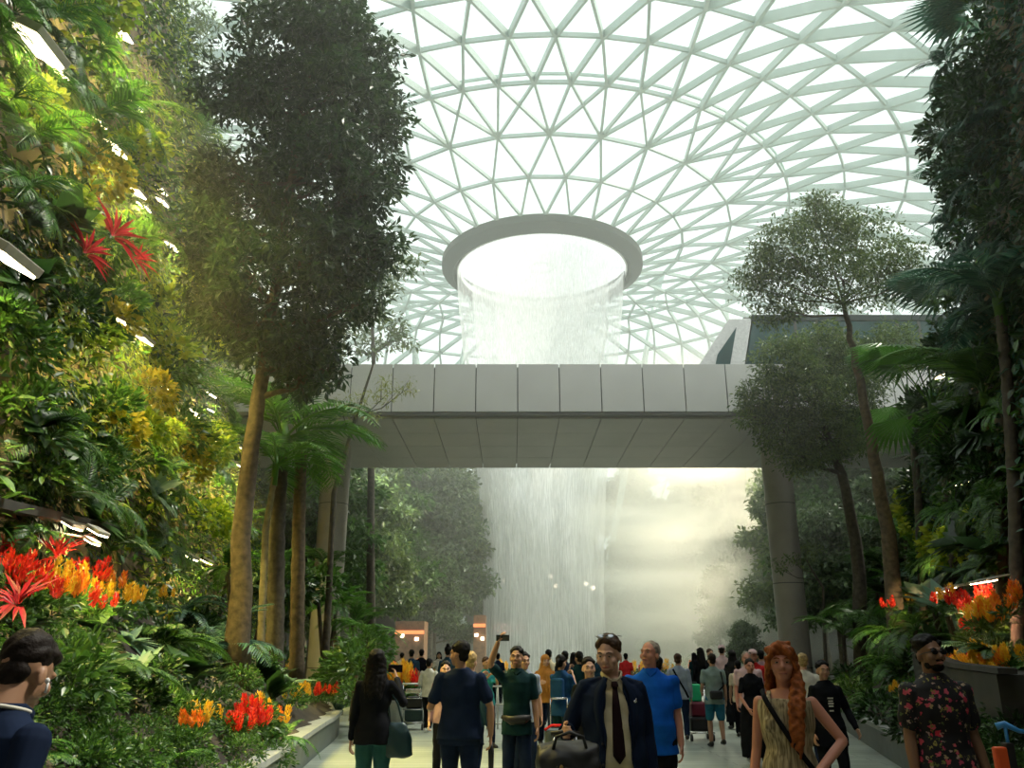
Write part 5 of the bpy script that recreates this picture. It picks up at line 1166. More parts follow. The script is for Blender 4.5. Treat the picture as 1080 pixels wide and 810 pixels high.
    if tk != 'none':
        if tk == 'poncho': pass
        else:
            torso(t, g+(.006 if tk in ('jacket', 'loose') else 0), .84 if tk != 'dress' else .84, 1.475 if tk != 'sleeveless' else 1.40, .12 if tk in ('loose', 'dress') else .02)
            if tk == 'dress':
                t.tube([(0, 0, .95), (0, 0, .7), (0, 0, .40), (0, 0, .16)], [(hw+.03, .15), (hw+.06, .19), (hw+.08, .21), (hw+.07, .20)], 28, side=(1, 0, 0))
            if tk == 'jacket': t.tube([(0, 0, .95), (0, 0, .85), (0, 0, .72)], [(hw+.03, .145+be*.5), (hw+.035, .150+be*.5), (hw+.045, .155+be*.4)], 28, side=(1, 0, 0))
            if tk in ('short', 'loose'): t.tube([(0, 0, .92), (0, 0, .80)], [(hw+.022, .138+be*.4), (hw+.03, .142+be*.3)], 28, side=(1, 0, 0))
        if tk not in ('sleeveless',):
            for sd, S_, E, Wr in AR:
                lg = tk in ('long', 'jacket')
                rs = (.060 if not female else .050)+(.008 if tk in ('jacket', 'loose') else 0)
                chain(t, [S_, S_.lerp(E, .5), S_.lerp(E, .72 if not lg else 1.0)], [rs, rs*.98, rs*(.98 if not lg else .85)])
                if lg: chain(t, [E, E.lerp(Wr, .5), E.lerp(Wr, .93)], [rs*.86, rs*.82, rs*.68])
        if tk == 'sleeveless' and 'strapless' not in extra:
            pass
        if tk != 'poncho': sh = remesh(t, {'jacket': 'jacket', 'dress': 'dress', 'sleeveless': 'sleeveless_top'}.get(tk, 'shirt'), tm, vox, 3, .0045, 10, root, seed=len(label))
        if tk in ('short', 'long', 'polo') and face_detail or 'collar' in extra:
            c_ = MB(); 
            for sd in (-1, 1): c_.tube([T((sd*.010, -.082, 1.432)), T((sd*.048, -.058, 1.478)), T((sd*.066, -.005, 1.498)), T((sd*.045, .062, 1.502)), T((0, .080, 1.502))], [(.020, .006), (.018, .007), (.018, .008), (.018, .007), (.018, .007)], 8, side=(0, 0, 1))
            c_.build('collar', tm, root, smooth=True)
    # --- bottoms
    bk, bc = bottom; bm = CL[bc]
    if bk != 'none':
        t = MB(); t.tube([(0, 0, 1.01), (0, 0, .93), (0, 0, .84)], [(ww*.99+.012, .112+be*.8), (hw+.012, .128+be*.3), (hw+.008, .125)], 28, side=(1, 0, 0))
        for sd, hip, kn, an in leg:
            if bk == 'shorts': chain(t, [hip, hip.lerp(kn, .5), hip.lerp(kn, .88)], [.098*wd, .092*wd, .085])
            else:
                w2 = 1.25 if bk == 'wide' else 1.0
                chain(t, [hip, hip.lerp(kn, .5), kn], [.097*wd, .085*wd, .068*w2]); chain(t, [kn, kn.lerp(an, .5), an+V3((0, 0, .02))], [.068*w2, .066*w2, .060*w2])
        remesh(t, 'shorts' if bk == 'shorts' else 'trousers', bm, vox, 3, .003, 11, root, seed=len(label))
    for sd, hip, kn, an in leg:
        e = MB(); o = an
        e.tube([o+V3((0, .075, -.045)), o+V3((0, .055, -.025)), o+V3((0, 0, -.02)), o+V3((0, -.08, -.042)), o+V3((sd*.008, -.15, -.055)), o+V3((sd*.008, -.19, -.062))], [(.030, .030), (.038, .052), (.042, .060), (.048, .040), (.046, .028), (.030, .016)], 14, side=(1, 0, 0))
        e.build('shoe', CL[shoes], root, smooth=True)
    root['_dims'] = 0; del root['_dims']
    return root, dict(T=T, Hd=Hd, HM=HM, AR=AR, hw=hw, sw=sw, cw=cw, vox=vox)
def extra_len(extra): return .18 if 'shortveil' in extra else 0
def part(root, mb, name, m, smooth=True, **k): return mb.build(name, m, root, smooth=smooth, **k)
# ================================================================== who is where
def px2(px, d): return X(px, d, 1.5)
M['luggage'] = mat('black_luggage', (.010, .011, .012), .55); M['gold'] = mat('brass_charm', (.55, .38, .14), .3, .8); M['greenbag'] = mat('green_bag', (.02, .55, .22), .5); M['maroon'] = mat('maroon_case', (.14, .01, .03), .4)
M['bluehandle'] = mat('blue_handle', (.03, .22, .55), .3); M['orangep'] = mat('orange_plastic', (.75, .10, .02), .4); M['phone'] = mat('phone_body', (.008, .008, .01), .2); M['bagteal'] = mat('dark_teal_bag', (.006, .03, .035), .45)
def phone(root_label, p, rz=0, tilt=0):
    r = empty('mobile_phone', p, rz, root_label, 'phone'); rt = Matrix.Rotation(tilt, 3, 'X')
    mb = MB(); mb.box((0, 0, 0), (.155, .009, .076), rot=rt); mb.build('case', M['phone'], r, bevel=.003)
    mb = MB(); mb.box(rt @ V3((0, .006, 0)), (.140, .003, .066), rot=rt); mb.build('screen', M['glasses'], r); return r
def wpt(o, p): return o.matrix_world @ V3(p)
def place_matrix(o): return Matrix.Translation(o.location) @ o.rotation_euler.to_matrix().to_4x4() @ Matrix.Diagonal((*o.scale, 1))
# 1 man in the dark suit
D = 5.95
sx_ = px2(645, D)
su, i = person('man in a dark suit with black tie and sunglasses pushed up on his hair', sx_, D, 4, 1.80, 1.06, 'pale', ('short', 'brown'), ('none', 'navy'), ('trousers', 'black'), arms=(((-.29, .05, 1.15), (-.34, -.19, 1.17)), 'hang'), yaw=-27, pitch=8, vox=.0065, belly=.03)
T, Hd, HM = i['T'], i['Hd'], i['HM']
# cream shirt, then the open jacket over it
t = MB(); hw, sw, cw = i['hw'], i['sw'], i['cw']
for_ = [(.90, hw+.004, .140, -.012), (1.0, hw+.004, .150, -.026), (1.14, .165, .142, -.025), (1.28, cw+.004, .122, -.006), (1.38, cw, .112, 0), (1.44, .11, .082, .01), (1.475, .066, .066, .016)]
t.tube([T((0, o, z)) for z, a, b_, o in for_], [(a, b_) for z, a, b_, o in for_], 32, side=(1, 0, 0)); remesh(t, 'shirt', CL['cream'], .0065, 2, .004, 13, su)
c_ = MB()
for sd in (-1, 1): c_.tube([T((sd*.012, -.085, 1.440)), T((sd*.050, -.064, 1.486)), T((sd*.066, -.005, 1.512)), T((sd*.045, .062, 1.515)), T((0, .080, 1.515))], [(.026, .006), (.020, .008), (.018, .008), (.018, .007), (.018, .007)], 8, side=(0, 0, 1))
part(su, c_, 'collar', CL['cream'])
for sd in (-1, 1):  # collar points
    c_ = MB(); c_.add([T((sd*.006, -.094, 1.458)), T((sd*.052, -.078, 1.478)), T((sd*.046, -.112, 1.405))], [(0, 1, 2), (2, 1, 0)]); m_ = c_.build('collar_point', CL['cream'], su); so_ = m_.modifiers.new('s', 'SOLIDIFY'); so_.thickness = .006
c_ = MB(); c_.tube([T((0, -.098, 1.462)), T((0, -.108, 1.440)), T((0, -.112, 1.425))], [(.020, .014), (.024, .014), (.015, .011)], 10, side=(1, 0, 0)); kn_ = part(su, c_, 'tie_knot', CL['tie'])
c_ = MB(); c_.tube([T((0, -.108, 1.43)), T((0, -.135, 1.30)), T((0, -.166, 1.15)), T((0, -.184, 1.03)), T((0, -.186, .985))], [(.016, .006), (.027, .006), (.036, .006), (.040, .006), (.004, .004)], 10, side=(1, 0, 0)); part(su, c_, 'tie', CL['tie'])
def halfshell(P, a0, a1, n, thick, mb):
    "cloth panel swept part of the way round the torso; P: z,rx,ry,oy,front angle"
    vs = []; K = n+1
    for (z, rx, ry, oy, fa) in P:
        for k in range(K):
            a = a0(fa)+(a1(fa)-a0(fa))*k/n; vs.append(T((math.cos(a)*rx, oy+math.sin(a)*ry, z)))
    m = len(vs)
    for (z, rx, ry, oy, fa) in P:
        for k in range(K):
            a = a0(fa)+(a1(fa)-a0(fa))*k/n; vs.append(T((math.cos(a)*(rx-thick), oy+math.sin(a)*(ry-thick), z)))
    fs = []
    for j in range(len(P)-1):
        for k in range(n): q = j*K+k; fs.append((q, q+1, q+K+1, q+K)); fs.append((m+q+K, m+q+K+1, m+q+1, m+q))
        q = j*K; fs.append((q, q+K, m+q+K, m+q)); q = j*K+n; fs.append((q+K, q, m+q, m+q+K))
    for k in range(n): fs.append((k+1, k, m+k, m+k+1)); q = (len(P)-1)*K+k; fs.append((q, q+1, m+q+1, m+q))
    return mb.add(vs, fs)
JP = [(.70, hw+.055, .175, -.01, .50), (.85, hw+.045, .170, -.014, .47), (1.0, hw+.040, .176, -.022, .44), (1.14, .195, .170, -.022, .42), (1.28, cw+.030, .150, -.004, .38), (1.38, cw+.024, .130, 0, .30), (1.435, sw*.86+.02, .105, .008, .26), (1.475, sw*.50, .080, .016, .25)]
t = MB(); halfshell(JP, lambda f: -PI/2+f, lambda f: -PI/2+2*PI-f, 40, .02, t)
for sd, S_, E, Wr in i['AR']:
    chain(t, [S_+V3((-sd*.02, 0, .012)), S_.lerp(E, .5), E], [.066, .062, .055]); chain(t, [E, E.lerp(Wr, .5), E.lerp(Wr, .9 if sd > 0 else .5)], [.055, .052, .046])
t.tube([T((-sw-.02, .01, 1.44)), T((-.08, .015, 1.478)), T((0, .05, 1.485)), T((.08, .015, 1.478)), T((sw+.02, .01, 1.44))], [(.045, .03), (.042, .018), (.03, .018), (.042, .018), (.045, .03)], 10, side=(0, 1, 0))
jk = remesh(t, 'suit_jacket', CL['navy'], .0065, 2, .004, 9, su)
for sd in (-1, 1):
    c_ = MB(); pts = [(.050, -.100, 1.485), (.088, -.128, 1.40), (.100, -.150, 1.30), (.100, -.172, 1.18), (.098, -.182, 1.08)]
    n_ = len(pts); w_ = [.018, .042, .046, .030, .008]
    vs = [T((sd*(x-.006), y-.004, z)) for x, y, z in pts]+[T((sd*(x+w), y+.010+w*.35, z+.01)) for (x, y, z), w in zip(pts, w_)]
    c_.add(vs, [(k, k+1, n_+k+1, n_+k) for k in range(n_-1)]); m_ = c_.build('lapel', CL['navy'], jk, smooth=True); q = m_.modifiers.new('s', 'SOLIDIFY'); q.thickness = .010; q.offset = 0
c_ = MB(); c_.ell(T((.118, -.152, 1.345)), (.010, .004, .008)); c_.ell(T((.128, -.148, 1.352)), (.006, .004, .012)); part(jk, c_, 'lapel_pin', M['chrome'])
for z_ in (1.10, .98): c_ = MB(); c_.ell(T((-.105, -.186, z_)), (.008, .005, .008)); part(jk, c_, 'button', M['black'])
def sunglasses(root, Hd, HM, z, y, tilt, mlens, name='sunglasses', s=1.0, frame=None):
    g = MB(); rt = HM @ Matrix.Rotation(tilt, 3, 'X')
    for sd in (-1, 1): g.ell(Hd((sd*.032*s, y, z)), (.027*s, .006, .019*s), 14, 8, rot=rt)
    o = part(root, g, name, mlens)
    g = MB(); g.tube([Hd((-.062*s, y+.006, z)), Hd((0, y-.004, z+.006)), Hd((.062*s, y+.006, z))], .003, 6)
    for sd in (-1, 1): g.tube([Hd((sd*.062*s, y+.006, z)), Hd((sd*.082, y+.05, z-.004)), Hd((sd*.082, y+.10, z-.012))], .0028, 6)
    part(root, g, 'glasses_frame', frame or M['black']); return o
sunglasses(su, Hd, HM, 1.757, -.045, -.9, M['lens'])
e = MB(); e.ell(Hd((0, -.050, 1.546)), (.039, .040, .028), rot=HM); remesh(e, 'stubble', mat('stubble', (.30, .17, .11), .7), .006, 1, 0, 9, su)
c_ = MB(); w0 = i['AR'][0][3]; c_.tube([w0+V3((0, .0, .012)), w0+V3((0, -.008, -.010))], [(.034, .028), (.034, .028)], 14); part(su, c_, 'wristwatch', M['chrome'])
# his stacked luggage
Mw = place_matrix(su); hp = Mw @ (i['AR'][0][3]+V3((0, -.07, -.035)))
lg = empty('cabin_suitcase', (hp.x-.13, hp.y-.17, 0), 0, 'black cabin suitcase with pull handle held by the man in the suit', 'suitcase')
mb = MB(); mb.box((.08, 0, .48), (.42, .28, .83)); mb.build('shell', M['luggage'], lg, bevel=.04)
mb = MB(); mb.tube([(.05, .15, .7), (.05, .15, hp.z+.03)], .009, 8); mb.tube([(.19, .15, .1), (.19, .15, hp.z+.03)], .009, 8); mb.build('pull_rod', M['chrome'], lg, smooth=True)
mb = MB(); mb.tube([(.03, .15, hp.z+.035), (.12, .15, hp.z+.045), (.21, .15, hp.z+.035)], [.015, .016, .015], 10); mb.build('grip', M['black'], lg, smooth=True)
for a in (-.15, .15):
    for b_ in (-.09, .09): mb = MB(); mb.tube([(a-.015, b_, .03), (a+.015, b_, .03)], .03, 12); mb.build('wheel', M['black'], lg)
bg_ = empty('travel_bag', (hp.x-.0, hp.y-.20, .90), 0, 'bulging black travel bag with a brass charm, set on top of the black suitcase', 'bag')
mb = MB(); mb.tube([(-.20, 0, .14), (-.18, 0, .14), (-.08, 0, .15), (.08, 0, .15), (.165, 0, .14), (.18, 0, .14)], [(.08, .08), (.13, .12), (.155, .135), (.155, .135), (.13, .12), (.08, .08)], 20, side=(0, 1, 0)); remesh(mb, 'bag_body', M['luggage'], .012, 3, .006, 14, bg_)
mb = MB(); mb.tube([(-.1, -.1, .24), (-.08, -.12, .31), (0, -.10, .335), (.08, -.12, .31), (.1, -.1, .24)], .010, 8); mb.build('carry_handle', M['luggage'], bg_, smooth=True)
mb = MB()
for k in range(8): a = 2*PI*k/8; mb.ell((-.06+.028*math.cos(a), -.145, .13+.032*math.sin(a)), (.010, .008, .010), 8, 6)
mb.ell((-.055, -.152, .14), (.014, .006, .024), 10, 6); mb.tube([(-.05, -.15, .12), (-.04, -.15, .07)], .005, 6); mb.build('brass_charm', M['gold'], bg_, smooth=True)
mb = MB(); mb.tube([(-.075, -.14, .10), (-.078, -.14, -.05)], [(.010, .003), (.010, .003)], 6); mb.tube([(-.035, -.14, .10), (-.036, -.14, -.06)], [(.010, .003), (.010, .003)], 6); mb.build('hanging_strap', M['luggage'], bg_)
# 2 man in the royal blue polo
D = 8.2; bl_, i = person('grey-haired man in a royal blue polo shirt looking up to the left', px2(686, D), D, -8, 1.80, 1.14, 'ruddy', ('receding', 'grey'), ('short', 'blue'), ('trousers', 'black'), arms=('hang', 'hang'), yaw=-32, pitch=-10, vox=.0075, belly=.05, extra=('collar',))
# 3 big man, dark shirt, seen from behind
D = 9.0; bk_, i = person('broad man in a dark navy short-sleeved shirt seen from behind, face turned right', px2(486, D), D, 176, 1.80, 1.10, 'olive', ('short', 'black'), ('loose', 'navy'), ('trousers', 'navy'), arms=(((-.30, -.0, 1.14), (-.30, -.05, .88)), ((.29, .02, 1.14), (.33, -.15, 1.12))), yaw=55, vox=.0075, belly=.03)
mw = place_matrix(bk_); p = mw @ (i['AR'][0][3]+V3((0, -.06, -.20)))
r = empty('folding_fan', p, 0, 'thin dark folded umbrella hanging from the broad man\'s right hand', 'umbrella'); r.name = 'folded_umbrella'
mb = MB(); mb.tube([(0, 0, .14), (0, 0, .05), (.0, 0, -.12), (.0, 0, -.16)], [.012, .030, .026, .006], 10); mb.build('canopy', M['black'], r, smooth=True)
# 4 woman filming, black jacket and teal jeans
D = 9.0; wm, i = person('long-haired woman in a black jacket and teal jeans filming with her phone, back turned', px2(397, D), D, 178, 1.72, 1.05, 'tan', ('long', 'black'), ('long', 'black'), ('trousers', 'denim'), arms=(((-.28, -.10, 1.22), (-.16, -.34, 1.46)), 'hang'), yaw=8, pitch=-6, vox=.0085, female=True)
p = place_matrix(wm) @ (i['AR'][0][3]+V3((.03, -.06, .10))); phone('dark phone held up by the woman in the black jacket', p, 0, 0)
# her hand bag
p = place_matrix(wm) @ (i['AR'][0][1]+V3((-.10, .02, 0)))
hb = empty('shoulder_bag', (px2(421, D)+.0, D-.02, .70), 0, 'large dark teal handbag hanging beside the woman filming with her phone', 'bag')
mb = MB(); mb.tube([(0, 0, .0), (0, 0, .02), (0, 0, .18), (0, 0, .30), (0, 0, .33)], [(.10, .05), (.17, .075), (.155, .07), (.10, .045), (.07, .03)], 20, side=(1, 0, 0)); remesh(mb, 'bag_body', M['bagteal'], .012, 3, .004, 12, hb)
mb = MB(); mb.tube([(-.07, 0, .31), (-.09, 0, .50), (-.13, 0, .66), (-.14, .03, .69)], [(.010, .005)]*4, 6); mb.tube([(.06, .01, .31), (.0, .01, .50), (-.10, .02, .66), (-.14, .04, .69)], [(.010, .005)]*4, 6); mb.build('bag_strap', M['bagteal'], hb, smooth=True)
# 5 selfie man
D = 10.3; se, i = person('man in a dark teal polo holding his phone high above his face, facing the viewer', px2(545, D), D, -5, 1.76, .92, 'olive', ('short', 'black'), ('short', 'darkteal'), ('trousers', 'navy'), arms=(((-.30, -.12, 1.56), (-.20, -.22, 1.80)), 'hang'), yaw=-5, pitch=-4, vox=.008, extra=('collar',), step=.04)
p = place_matrix(se) @ (i['AR'][0][3]+V3((.06, -.05, .05))); phone('phone held up high by the man in the dark teal polo', p, 0, .5)
wb = MB(); T = i['T']; wb.tube([T((-.17, -.09, .99)), T((-.05, -.14, .955)), T((.09, -.13, .965)), T((.17, -.08, .99))], [(.02, .008), (.05, .03), (.05, .03), (.02, .008)], 10, side=(0, 0, 1)); wbo = wb.build('waist_pouch', M['luggage'], se, smooth=True)
# 6 woman in mustard headscarf
D = 17.0; hj, i = person('woman in a long mustard headscarf and dark trousers walking towards the viewer', px2(575, D), D, 5, 1.66, 1.05, 'pale', ('hijab', 'mustard'), ('long', 'mustard'), ('wide', 'navy'), arms=(((-.27, .0, 1.18), (-.14, -.24, 1.22)), 'hang'), yaw=8, vox=.010, female=True, step=.14)
sc_ = empty('suitcase', (px2(589, 12.5), 12.5, 0), 0, 'grey suitcase with a red-trimmed top rolling behind the black bags', 'suitcase')
mb = MB(); mb.box((0, 0, .38), (.42, .26, .62)); mb.build('shell', mat('grey_case', (.06, .08, .08), .4), sc_, bevel=.05)
mb = MB(); mb.tube([(-.21, -.10, .68), (-.12, -.14, .74), (.12, -.14, .74), (.21, -.10, .68)], .018, 8); mb.build('red_trim', CL['red'], sc_, smooth=True)
mb = MB(); mb.tube([(-.12, .08, .68), (-.12, .08, 1.08)], .008, 8); mb.tube([(.12, .08, .68), (.12, .08, 1.08)], .008, 8); mb.tube([(-.12, .08, 1.08), (.12, .08, 1.08)], .012, 8); mb.build('pull_handle', M['chrome'], sc_, smooth=True)
for a in (-.15, .15): mb = MB(); mb.tube([(a-.02, 0, .035), (a+.02, 0, .035)], .035, 12); mb.build('wheel', M['black'], sc_)
# 7 redhead
D = 5.5; rh, i = person('red-haired woman in a sleeveless beige fringed dress with a black shoulder strap', px2(826, D), D, -26, 1.74, 1.0, 'ruddy', ('redlong', 'red'), ('sleeveless', 'fringe'), ('none', 'black'), arms=('hang', ((.315, .02, 1.19), (.17, -.23, 1.02))), yaw=10, pitch=-4, vox=.0065, female=True)
T = i['T']
mb = MB(); mb.tube([(0, 0, 1.0), (0, 0, .85), (0, 0, .70)], [(.17, .125), (.195, .145), (.225, .18)], 28, side=(1, 0, 0)); remesh(mb, 'dress_skirt', CL['fringe'], .0075, 2, .003, 14, rh)
mb = MB(); pts = []
for k in range(13):
    t = k/12; a = -PI*t; pts.append(T((-.135+.33*t, -.145*math.sin(PI*min(1, t*1.05))**.5-.010 if 0 < t < 1 else .0, 1.475-.52*t)))
mb.tube(pts, [(.016, .004)]*13, 6, side=(.8, 0, .5)); part(rh, mb, 'bag_strap', CL['black'])
pb = place_matrix(rh) @ V3((.22, -.06, .84)); b2 = empty('crossbody_bag', pb, 0, 'small black crossbody bag at the hip of the red-haired woman', 'bag')
mb = MB(); mb.box((0, 0, 0), (.20, .07, .16)); mb.build('bag_body', M['luggage'], b2, bevel=.025); mb = MB(); mb.box((0, -.038, .03), (.19, .01, .09)); mb.build('flap', M['luggage'], b2, bevel=.004)
for sd in (-1, 1):
    mb = MB(); mb.tube([T((sd*.075, -.118, 1.375)), T((sd*.085, -.085, 1.435)), T((sd*.088, -.02, 1.468)), T((sd*.085, .07, 1.44)), T((sd*.075, .105, 1.36))], [(.014, .004)]*5, 8, side=(1, 0, 0)); part(rh, mb, 'shoulder_strap', CL['fringe'])
# 8 woman black cardigan with white print
D = 10.5; bc_, i = person('woman with pulled-back hair in a black cardigan over a black printed T-shirt', px2(868, D), D, 6, 1.60, 1.10, 'tan', ('short', 'black'), ('jacket', 'black'), ('trousers', 'black'), arms=('hang', ((.28, .03, 1.14), (.30, -.13, .93))), vox=.0085, female=True, yaw=-6)
T = i['T']; mb = MB()
for k, (w_, z_) in enumerate(((.075, 1.30), (.060, 1.265), (.070, 1.235), (.060, 1.205), (.055, 1.150))): mb.box(T((-.02, -.158+.0, z_)), (w_, .004, .016))
mb.build('shirt_print', CL['white'], bc_)
# 9 floral shirt man
D = 6.0; fm, i = person('young man in a black floral short-sleeved shirt and dark sunglasses on the right', px2(986, D), D, 2, 1.80, .98, 'brown', ('curly', 'black'), ('loose', 'floral'), ('trousers', 'paleblue'), arms=('hang', 'hang'), yaw=8, pitch=-6, vox=.0065, beard='black', extra=('collar',))
sunglasses(fm, i['Hd'], i['HM'], 1.637, -.100, 0, M['glasses'])
p0 = i['AR'][1][3]; mb = MB(); mb.tube([p0+V3((0, 0, .014)), p0+V3((0, 0, -.010))], [(.033, .028)]*2, 14); part(fm, mb, 'wristwatch', M['black'])
# 10 bending man, bottom left
D = 2.85; lm, i = person('man with an earbud and dark navy top looking down at the bottom left corner', px2(-28, D), D, 156, 1.76, 1.0, 'olive', ('short', 'dark'), ('long', 'navy'), ('trousers', 'black'), arms=('bent', 'bent'), yaw=12, pitch=26, vox=.006, lean=(0, -.22))
Hd = i['Hd']
for sd in (-1, 1): mb = MB(); mb.ell(Hd((sd*.092, -.004, 1.606)), (.008, .008, .010)); mb.tube([Hd((sd*.094, -.008, 1.602)), Hd((sd*.092, -.020, 1.570))], .0042, 8); part(lm, mb, 'earbud', M['white'])
T = i['T']; mb = MB(); mb.tube([T((.082*math.cos(a), .02+.082*math.sin(a), 1.50+.018*math.sin(a))) for a in [2*PI*k/20 for k in range(21)]], .0065, 8); part(lm, mb, 'collar_piping', CL['white'])
# 11.. the crowd, mid distance
def crowd(label, px, D, face, H, skin, hair, top, bottom, arms=None, yaw=0, female=False, wd=1.0, shoes='blackshoe', step=.1, vox=.011, extra=(), belly=0, pitch=0):
    return person(label, px2(px, D), D, face, H, wd, skin, hair, top, bottom, shoes, arms, yaw, pitch, vox, step=step, female=female, extra=extra, belly=belly)
crowd('person in a cream top and black trousers stepping along, left of the broad man', 453, 20.0, 165, 1.58, 'tan', ('short', 'black'), ('long', 'white'), ('trousers', 'black'), ('push', 'bent'), shoes='whiteshoe', step=.16)
crowd('person in a dark blue backpack top walking away, left', 434, 26, 180, 1.80, 'tan', ('short', 'black'), ('short', 'plaid'), ('trousers', 'navy'))
crowd('man in a black T-shirt and grey shorts walking away beside the backpacker', 444.5, 28, 182, 1.82, 'tan', ('short', 'dark'), ('short', 'black'), ('shorts', 'greygreen'))
a_, i = crowd('woman peering past the broad man\'s left shoulder', 470, 12.5, 10, 1.58, 'pale', ('short', 'black'), ('long', 'mauve'), ('trousers', 'black'), female=True)
crowd('person with a high hair bun beyond the broad man', 472.5, 21, 175, 1.86, 'tan', ('bun', 'black'), ('long', 'plaid'), ('trousers', 'black'), female=True)
crowd('fair-haired person in a dark checked shirt right behind the broad man', 497, 11, 150, 1.70, 'pale', ('short', 'blond'), ('long', 'plaid'), ('trousers', 'navy'), ('hang', 'phone'), yaw=20, wd=1.05)
r_, i = crowd('person in a teal top taking a photo behind the metal barrier', 513, 17, 30, 1.62, 'tan', ('short', 'brown'), ('short', 'teal'), ('trousers', 'navy'), ('phone', 'phone'), female=True)
p = place_matrix(r_) @ (i['AR'][1][3]+V3((-.02, -.06, .10))); phone('phone of the person in the teal top', p, .5, 0)
crowd('man in a grey shirt just behind the man with the raised phone', 553, 12.5, 8, 1.70, 'tan', ('short', 'black'), ('short', 'greyblue'), ('trousers', 'navy'), yaw=10)
crowd('dark-haired person in a yellowish top behind the mustard headscarf', 578.5, 22, 185, 1.78, 'brown', ('short', 'black'), ('short', 'cream'), ('trousers', 'navy'))
r_, i = crowd('woman in a blue jacket photographing to the right', 592, 14, 150, 1.66, 'tan', ('pony', 'black'), ('short', 'bluejkt'), ('trousers', 'darkteal'), ('phone', 'phone'), female=True, wd=1.05)
bp = MB(); bp.box((0, .16, 1.22), (.24, .12, .34)); bp.build('backpack', CL['bluejkt'], r_, bevel=.04)
crowd('dark-haired person just right behind the woman in the blue jacket', 596, 20, 178, 1.74, 'brown', ('short', 'black'), ('long', 'navy'), ('trousers', 'black'))
crowd('person in a dark green jacket filming, left of the suited man', 610.5, 17, 200, 1.72, 'tan', ('pony', 'black'), ('long', 'darkteal'), ('trousers', 'black'), ('phone', 'phone'), female=True)
crowd('woman with dark hair looking at the viewer over the suited man\'s shoulder', 621, 10.0, 5, 1.64, 'pale', ('short', 'dark'), ('long', 'black'), ('trousers', 'black'), female=True)
crowd('small figure in dark clothes left of the woman beside the suited man', 605, 25, 180, 1.72, 'tan', ('long', 'black'), ('long', 'plaid'), ('trousers', 'black'), female=True)
crowd('person in a black cap behind the man in the blue polo', 693, 12, 178, 1.64, 'tan', ('cap', 'black'), ('short', 'black'), ('trousers', 'black'))
r_, i = crowd('man in a pale grey-blue shirt with a diagonal bag strap, seen from behind', 715, 18.0, 172, 1.68, 'tan', ('short', 'brown'), ('long', 'greyblue'), ('trousers', 'navy'), ('hang', 'push'), yaw=-15, wd=1.08, vox=.010)
mb = MB(); mb.tube([(.12, .13, 1.45), (.02, .15, 1.25), (-.12, .15, 1.0), (-.17, .10, .88)], [(.020, .005)]*4, 6, side=(1, 0, 0)); part(r_, mb, 'bag_strap', CL['black'])
r_, i = crowd('man in a grey T-shirt and blue shorts with a black waist bag, seen from behind', 751, 17.0, 180, 1.68, 'tan', ('short', 'dark'), ('short', 'greygreen'), ('shorts', 'shorts'), ('hang', 'push'), wd=1.08, vox=.010)
mb = MB(); mb.tube([(-.13, .13, 1.42), (-.17, .13, 1.15), (-.02, .17, 1.02)], [(.014, .005)]*3, 6, side=(1, 0, 0)); part(r_, mb, 'bag_strap', CL['black'])
mb = MB(); mb.box((.0, .19, .98), (.26, .09, .16)); mb.build('waist_bag', M['luggage'], r_, bevel=.03)
crowd('long-haired woman in black beyond the man in the grey T-shirt, left', 739, 24, 190, 1.84, 'tan', ('long', 'black'), ('long', 'black'), ('trousers', 'black'), female=True)
crowd('person with lit-up hair beside the long-haired woman in black', 749.5, 25, 20, 1.82, 'tan', ('short', 'brown'), ('short', 'darkteal'), ('trousers', 'black'))
crowd('man in a pale pink shirt and cap standing tall in the crowd', 762, 23, 165, 1.90, 'tan', ('cap', 'pink'), ('long', 'pink'), ('trousers', 'navy'))
crowd('woman in a long black headscarf beside the pink-shirted man', 772.5, 21, 185, 1.76, 'tan', ('hijab', 'black'), ('dress', 'black'), ('trousers', 'black'), female=True)
crowd('short person in a pale top behind the pink polo man', 778, 19, 170, 1.54, 'tan', ('short', 'black'), ('short', 'cream'), ('trousers', 'black'))
crowd('man in a pale pink polo shirt behind the woman in the black dress', 788, 15.5, -5, 1.72, 'ruddy', ('receding', 'grey'), ('short', 'pink'), ('trousers', 'navy'), wd=1.12, belly=.03, extra=('collar',))
crowd('person in a red shirt and red cap behind the pink polo man', 795, 17.5, 4, 1.76, 'ruddy', ('cap', 'pink'), ('short', 'red'), ('trousers', 'navy'))
crowd('dark-haired person in a pale shirt far right of the crowd', 803, 20, 170, 1.76, 'tan', ('short', 'black'), ('short', 'mauve'), ('trousers', 'black'))
crowd('woman in a loose black dress with a lace top walking towards the viewer', 791, 14.2, 8, 1.60, 'ruddy', ('short', 'dark'), ('dress', 'black'), ('trousers', 'black'), (((-.25, -.05, 1.13), (-.19, -.22, .94)), 'hang'), female=True, wd=1.12, shoes='whiteshoe', vox=.010, yaw=-12)
crowd('fair-haired person in a cream shirt half hidden behind the red-haired woman', 847, 13, 170, 1.68, 'pale', ('short', 'blond'), ('short', 'white'), ('trousers', 'navy'), wd=1.05)
